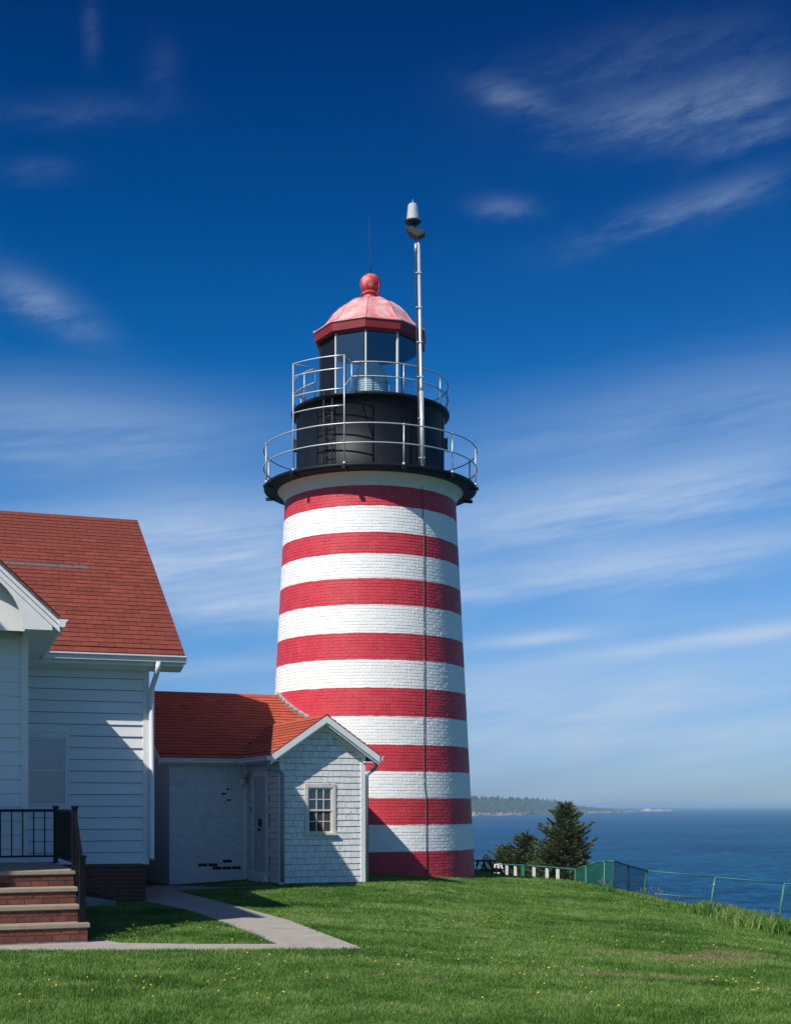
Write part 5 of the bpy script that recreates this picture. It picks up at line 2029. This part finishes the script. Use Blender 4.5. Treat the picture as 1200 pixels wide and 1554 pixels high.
# tall weeds at the right edge of the slope
def weeds():
    g = np.random.default_rng(14)
    xs_, ys_, hs = [], [], []
    for (px, py, Y, hgt, sp, n) in [(1075, 1388, 25.6, 0.20, 0.35, 500), (1100, 1390, 25.4, 0.30, 0.45, 1200), (1130, 1394, 25.0, 0.27, 0.5, 1300), (1165, 1402, 24.4, 0.30, 0.6, 1500), (1205, 1412, 23.8, 0.32, 0.8, 1500),
                                  (1035, 1375, 27.0, 0.10, 0.4, 120), (985, 1365, 28.2, 0.12, 0.3, 100), (945, 1362, 30.0, 0.14, 0.4, 200)]:
        X = (px - 600) / 2000 * Y
        xs_.append(X + g.normal(0, sp * 0.55, n)); ys_.append(Y + 0.5 + g.normal(0, sp * 0.5, n))
        hs.append(hgt * g.uniform(0.35, 1.25, n))
    x = np.concatenate(xs_); y = np.concatenate(ys_); h = np.concatenate(hs)
    blades('tall_weeds', x, y, h * 0.85, np.full(len(x), 0.020), 'clump of tall leafy weeds at the right end of the brow', 'weeds', 0.9, 'grass_blade', 5)
    # dry reddish stalks
    mat('dry_stalk', (0.19, 0.12, 0.085), 0.8, 0.3)
    n = 60
    px = np.concatenate([g.uniform(1090, 1200, 36), g.uniform(975, 1035, 16), g.uniform(915, 930, 8)])
    mb = MB()
    for p in px:
        Y = 25.0 if p > 1060 else (29.5 if p > 950 else 32)
        x = (p - 600) / 2000 * Y; y = Y + g.uniform(0.2, 1.0); z = gz(x, y)
        h = g.uniform(0.16, 0.34)
        mb.tube([(x, y, z), (x + g.uniform(-.04, .04), y, z + h * 0.6), (x + g.uniform(-.1, .1), y, z + h)], [0.004, 0.003, 0.006], 4)
    o = mb.build('dry_stalks', 'dry_stalk')
    tag(o, 'thin dry reddish stalks standing among the slope weeds', 'weeds', kind='stuff')


weeds()


def dandelions():
    g = random.Random(77)
    mb = MB()
    mb.lathe([(0.001, 0.050), (0.012, 0.052), (0.021, 0.047), (0.016, 0.042), (0.002, 0.040)], 8)
    mb.tube([(0, 0, 0), (0.003, 0, 0.042)], 0.002, 4, mi=1)
    me = mb.mesh('dandelion', ['yellow_petal', 'stem_green'])
    k = 0
    clusters = [(1105, 1500, 14, 12), (70, 1500, 14, 30), (200, 1495, 8, 60), (850, 1490, 12, 40), (800, 1480, 14, 60), (325, 1495, 4, 30), (1050, 1440, 8, 60), (730, 1380, 20, 110), (900, 1370, 24, 100), (650, 1400, 14, 90), (980, 1420, 10, 80), (820, 1355, 20, 60), (300, 1415, 4, 80), (480, 1470, 10, 110), (1150, 1500, 6, 30), (560, 1450, 8, 120), (900, 1350, 16, 50), (1000, 1470, 12, 90), (600, 1520, 16, 500)]
    while k < 150:
        c = g.choice(clusters) if g.random() < 0.75 else (g.uniform(40, 1180), g.uniform(1345, 1540), 1, 60)
        px = g.gauss(c[0], c[3]); py = g.gauss(c[1], 9 if c[3] > 20 else 5)
        if py < 1336 or py > 1552: continue
        try: x, y = gp(px, py)
        except Exception: continue
        if not (10 < y < 33): continue
        if not bool(lawn_mask(np.array([x]), np.array([y]))[0]) or edge_e(np.array(x), np.array(y)) > 0: continue
        o = bpy.data.objects.new('dandelion', me)
        COL.objects.link(o)
        s = g.uniform(0.4, 0.8)
        o.location = (x, y, gz(x, y)); o.scale = (s, s, g.uniform(0.9, 1.3))
        o.rotation_euler = (g.uniform(-.2, .2), g.uniform(-.2, .2), g.uniform(0, 6))
        tag(o, 'small yellow dandelion flower in the mown lawn', 'dandelion', 'dandelions scattered over the lawn')
        k += 1


dandelions()


# ------------------------------------------------------------------ spruces
def foliage_mat():
    m = bpy.data.materials.new('spruce_needles')
    m.use_nodes = True
    g = NT(m.node_tree)
    b = g.n['Principled BSDF']
    at = g.new('ShaderNodeAttribute', attribute_name='tint')
    c = g.ramp(at.outputs['Fac'], [(0.0, (0.022, 0.045, 0.014)), (0.45, (0.050, 0.085, 0.026)), (0.75, (0.12, 0.11, 0.045)), (1.0, (0.24, 0.15, 0.075))])
    g.l.new(c, b.inputs['Base Color'])
    b.inputs['Roughness'].default_value = 0.7
    b.inputs['Specular IOR Level'].default_value = 0.2
    M['spruce_needles'] = m


foliage_mat()


def spruce(px, Y, ztop, zbase, width, label, seed, lean=0.0, bias=0.0, dens=1.0):
    rnd = random.Random(seed)
    x0 = (px - 600) / 2000 * Y
    H = ztop - zbase
    R = empty('spruce_tree', (x0, Y, zbase))
    tag(R, label, 'spruce tree', 'spruces on the slope below the fence')
    mb = MB()
    mb.tube([(0, 0, -0.4), (lean * 0.2, 0, H * 0.5), (lean, 0, H * 0.97)], [0.11, 0.07, 0.012], 8)
    V = []; Fc = []; T = []
    def tuft(p, d, ln, wd, tint):
        # small elongated four-sided spike of needles along d
        d = d.normalized()
        a = d.cross(Vector((rnd.uniform(-1, 1), rnd.uniform(-1, 1), rnd.uniform(-1, 1)))).normalized()
        b = d.cross(a)
        o = len(V)
        V.extend([p, p + d * ln * 0.4 + a * wd, p + d * ln * 0.45 - a * wd * 0.5 + b * wd * 0.8, p + d * ln * 0.4 - a * wd * 0.5 - b * wd * 0.8, p + d * ln])
        Fc.extend([(o, o + 1, o + 2), (o, o + 2, o + 3), (o, o + 3, o + 1), (o + 4, o + 2, o + 1), (o + 4, o + 3, o + 2), (o + 4, o + 1, o + 3)])
        T.extend([tint] * 5)
    z = H * 0.05
    while z < H * 0.97:
        t = z / H
        rad_ = (width / 2) * (1 - t) ** 0.75 * rnd.uniform(0.82, 1.12) + 0.05
        nb = max(4, int((7 + 6 * (1 - t)) * dens))
        a0 = rnd.uniform(0, 6.28)
        cx = lean * t
        for k in range(nb):
            a = a0 + k * 6.283 / nb + rnd.uniform(-0.25, 0.25)
            L = rad_ * rnd.uniform(0.55, 1.22)
            dirx = math.cos(a)
            if bias: L *= 1 + bias * -dirx
            L = max(L, 0.08)
            rise = 0.10 + 0.5 * t
            root = Vector((cx, 0, z + rnd.uniform(-0.06, 0.06)))
            tipd = Vector((math.cos(a), math.sin(a), 0))
            pts = [root + tipd * (L * q) + Vector((0, 0, rise * L * q - 0.28 * L * (q - q * q * 1.2))) for q in (0, 0.33, 0.66, 1.0)]
            mb.tube(pts, [0.022 * (1 - t) + 0.006, 0.012, 0.008, 0.004], 4)
            m = max(3, int(L / 0.055))
            for i in range(m):
                q = 0.18 + 0.85 * (i + rnd.random()) / m
                p = root + tipd * (L * min(q, 1)) + Vector((0, 0, rise * L * q - 0.28 * L * (q - q * q * 1.2)))
                side = Vector((-tipd.y, tipd.x, 0))
                spread = 0.42 * L * (1.05 - q) + 0.08
                for s in (-1, 1):
                    for j in range(3):
                        off = side * (s * spread * (j + rnd.random()) / 3) + Vector((0, 0, rnd.uniform(-0.05, 0.03)))
                        dd = tipd * rnd.uniform(0.4, 1.0) + side * s * rnd.uniform(0.3, 0.9) + Vector((0, 0, rnd.uniform(-0.15, 0.35)))
                        outer = q > 0.75 or j == 2
                        tint = min(1, max(0, rnd.gauss(0.32, 0.16) + (0.30 if outer and rnd.random() < 0.45 else 0)))
                        tuft(p + off * 0.8, dd, rnd.uniform(0.09, 0.17), rnd.uniform(0.014, 0.026), tint)
        z += 0.17 + 0.10 * (1 - t) * rnd.uniform(0.7, 1.2)
    for i in range(30):
        tuft(Vector((lean, 0, H * (0.9 + 0.1 * i / 30))), Vector((rnd.uniform(-.6, .6), rnd.uniform(-.6, .6), 0.9)), 0.12, 0.018, rnd.random() * 0.5)
    me = bpy.data.meshes.new('crown')
    me.from_pydata([tuple(v) for v in V], [], Fc)
    at = me.attributes.new('tint', 'FLOAT', 'POINT')
    at.data.foreach_set('value', T)
    me.materials.append(M['spruce_needles'])
    o = bpy.data.objects.new('crown', me); COL.objects.link(o); o.parent = R
    mb.build('trunk', 'bark', R)


spruce(857, 58, 1.87, -3.2, 4.3, 'tallest dark spruce, standing just left of the green mesh fence', 41, lean=0.03, dens=1.6)
spruce(888, 57, -0.75, -3.2, 2.5, 'low broad spruce bush at the right foot of the tallest spruce', 47, dens=1.5)
spruce(830, 60, -0.20, -3.4, 3.2, 'low bushy spruce at the left foot of the tallest spruce', 44, bias=0.2, dens=1.5)
spruce(799, 63, 0.46, -3.8, 3.7, 'smaller ragged spruce leaning left between tower and tallest spruce', 42, lean=0.05, bias=0.3, dens=1.5)
spruce(781, 64, -0.25, -3.8, 3.6, 'low windswept spruce nearest the lighthouse, spreading left', 43, lean=-0.35, bias=0.5, dens=1.5)
spruce(860, 57.5, -1.5, -3.6, 4.4, 'scrubby low spruce mound behind the white fence posts', 48, dens=1.5)


# ------------------------------------------------------------------ fences
def fw(px, py, Y): return Vector(((px - 600) / 2000.0 * Y, Y, 1.7 + (1223.0 - py) * Y / 2000.0))


def fences():
    # A: rail on short white posts
    pts = [(714, 1311.5, 68), (738, 1312, 65), (757, 1312, 62), (769, 1312.3, 60.5), (781, 1313, 59), (794, 1313.6, 57.5), (810, 1314.6, 55.8), (829, 1316, 53.8), (847, 1317.4, 52.2), (873, 1320, 50)]
    P = [fw(*p) for p in pts]
    c = P[5]
    A = empty('rail_fence', (c.x, c.y, gz(c.x, c.y)))
    tag(A, 'fence of short white posts under a thin green top rail, running behind the spruces foot', 'fence')
    o0 = Vector(A.location)
    for i, p in enumerate(P):
        g_ = gz(p.x, p.y)
        w = 0.085 if 1 < i < 9 else 0.05
        mb = MB()
        b = Vector((p.x - 0.0, p.y, min(g_, p.z - 0.9) - 0.1)) - o0
        t = p - o0 - Vector((0, 0, 0.05))
        lean = (0.03 * math.sin(i * 2.1))
        mb.add([b + Vector((-w, -w, 0)), b + Vector((w, -w, 0)), b + Vector((w, w, 0)), b + Vector((-w, w, 0)),
                t + Vector((-w * .75 + lean, -w * .75, 0)), t + Vector((w * .75 + lean, -w * .75, 0)), t + Vector((w * .75 + lean, w * .75, 0)), t + Vector((-w * .75 + lean, w * .75, 0))],
               [(4, 5, 6, 7), (0, 1, 5, 4), (1, 2, 6, 5), (2, 3, 7, 6), (3, 0, 4, 7)])
        mb.build('post', 'post_white' if 1 < i < 9 and i != 5 else 'green_paint', A, bevel=0.01)
    for p, q in zip(P[:-1], P[1:]):
        mb = MB(); mb.tube([p - o0, q - o0], 0.024, 6); mb.build('rail', 'green_paint', A)
        mb = MB(); mb.tube([p - o0 - Vector((0, 0, 0.75)), q - o0 - Vector((0, 0, 0.75))], 0.012, 5); mb.build('rail', 'green_paint', A)
    # B: mesh panel fence
    pts = [(873, 1320, 50), (889, 1314.5, 48.9), (905, 1309, 47.9), (917, 1307.2, 47.0), (931, 1307.4, 46.2), (953, 1314, 47.6), (982, 1322, 49.5)]
    P = [fw(*p) for p in pts]
    c = P[3]
    B = empty('mesh_fence', (c.x, c.y, gz(c.x, c.y)))
    tag(B, 'green chain link fence section with shade-dark posts, bulging upward beside the tallest spruce', 'fence')
    o0 = Vector(B.location)
    hh = 1.4
    for i, p in enumerate(P):
        if i in (2,): continue
        lean = Vector((0, 0, 0)) if i != 6 else Vector((-0.30, 0, 0))
        mb = MB(); mb.tube([p - o0, p - o0 + lean - Vector((0, 0, hh + 0.4))], 0.030 if i < 4 else 0.042, 6)
        mb.build('post', 'green_paint' if i in (0, 1, 3, 6) else 'green_shaded', B)
    for i, (p, q) in enumerate(zip(P[:-1], P[1:])):
        mb = MB(); mb.tube([p - o0, q - o0], 0.026, 6); mb.build('rail', 'green_paint' if i < 4 else 'green_shaded', B)
        mb = MB(); mb.tube([p - o0 - Vector((0, 0, hh)), q - o0 - Vector((0, 0, hh))], 0.016, 5); mb.build('rail', 'green_shaded', B)
    mb = MB()
    for i, (p, q) in enumerate(zip(P[:-1], P[1:])):
        L = (q - p).length; n = int(L / 0.05)
        dv = (q - p) / L
        def at(s, z): 
            s = min(max(s, 0), L); base = p + dv * s - o0
            return base - Vector((0, 0, z))
        for k in range(-24, n + 24):
            s0 = k * 0.05
            for sg in (1, -1):
                a0, a1 = s0, s0 + sg * hh
                z0_, z1_ = 0.0, hh
                # clip to 0..L
                lo, hi = min(a0, a1), max(a0, a1)
                if hi <= 0 or lo >= L: continue
                def zc(s): return (s - a0) / (a1 - a0) * hh
                sA = min(max(a0, 0), L); sB = min(max(a1, 0), L)
                pa, pb = at(sA, zc(sA)), at(sB, zc(sB))
                w = 0.013 if i < 4 else 0.008
                up = Vector((0, 0, w)); sd = dv * w * 0.7
                mb.add([pa - up, pa + up, pb + up, pb - up], [(0, 1, 2, 3)])
    mb.build('wire_mesh', 'wire_green', B, kind='stuff')
    # C: two-rail pipe fence going right
    pts = [(983, 1322, 49.5), (1085, 1331.5, 49.2), (1190, 1341, 49.0), (1300, 1350, 48.6)]
    P = [fw(*p) for p in pts]
    c = P[1]
    C = empty('pipe_fence', (c.x, c.y, gz(c.x, c.y)))
    tag(C, 'green pipe fence with a long top rail in front of the sea at right', 'fence')
    o0 = Vector(C.location)
    for i, p in enumerate(P):
        ln = 0.95 if i < 2 else 1.2
        if i == 0: continue
        mb = MB(); mb.tube([p - o0, p - o0 + Vector((-0.14, 0, -0.9)), p - o0 + Vector((-0.17, 0, -1.9))], 0.042, 6)
        mb.build('post', 'green_paint', C)
        if i == 1:
            mb = MB(); q = p - o0 + Vector((-0.05, -0.04, -0.28)); mb.lathe([(0.001, -0.02), (0.035, -0.02), (0.035, 0.02), (0.001, 0.02)], 8)
            s_ = mb.build('tag', 'post_white', C); s_.location = q
    for i, (p, q) in enumerate(zip(P[:-1], P[1:])):
        mb = MB(); mb.tube([p - o0, q - o0], 0.024, 6); mb.build('rail', 'green_paint', C)
    a = fw(976, 1355.5, 49.5) - o0; b = fw(1079, 1364.5, 49.2) - o0
    mb = MB(); mb.tube([a, b], 0.024, 6); mb.build('rail', 'green_paint', C)


fences()


def picnic():
    p = fw(734, 1330, 40)
    x, y = p.x, p.y
    z = gz(x, y)
    z = 1.7 + (1223 - 1305.5) * y / 2000 - 0.535
    T = empty('picnic_table', (x, y, z), rad(10))
    tag(T, 'small dark wooden picnic table just right of the lighthouse base', 'table')
    mb = MB()
    for k in range(4):
        mb = MB(); mb.box(-0.30, 0.30, -0.45 + k * 0.22, -0.25 + k * 0.22, 0.50, 0.535); mb.build('plank', 'wood_dark', T)
    for s in (-1, 1):
        mb = MB(); mb.box(s * 0.42 - 0.09, s * 0.42 + 0.09, -0.5, 0.5, 0.24, 0.27); mb.build('bench', 'wood_dark', T)
    for s in (-0.38, 0.38):
        for sg in (-1, 1):
            mb = MB(); mb.tube([(sg * 0.08, s, 0.50), (sg * 0.36, s, -0.4)], 0.035, 6); mb.build('leg', 'wood_dark', T)
        mb = MB(); mb.box(-0.45, 0.45, s - 0.03, s + 0.03, 0.18, 0.238); mb.build('brace', 'wood_dark', T)
    p = fw(756, 1330, 50)
    Sx = empty('trestle', (p.x, p.y, 1.7 + (1223 - 1325) * 50 / 2000.))
    tag(Sx, 'tiny white leaning trestle left of the white fence posts', 'trestle')
    mb = MB(); mb.tube([(-0.15, 0, 0.30), (0.12, 0, 0.33)], 0.03, 6); mb.build('crossbar', 'post_white', Sx)
    for a, b in (((-0.13, 0, 0.29), (-0.14, 0, -0.3)), ((-0.3, 0, 0.16), (-0.14, 0, 0.02)), ((0.1, 0, 0.30), (0.22, 0, 0.0))):
        mb = MB(); mb.tube([a, b], 0.03, 6); mb.build('leg', 'post_white', Sx)


picnic()
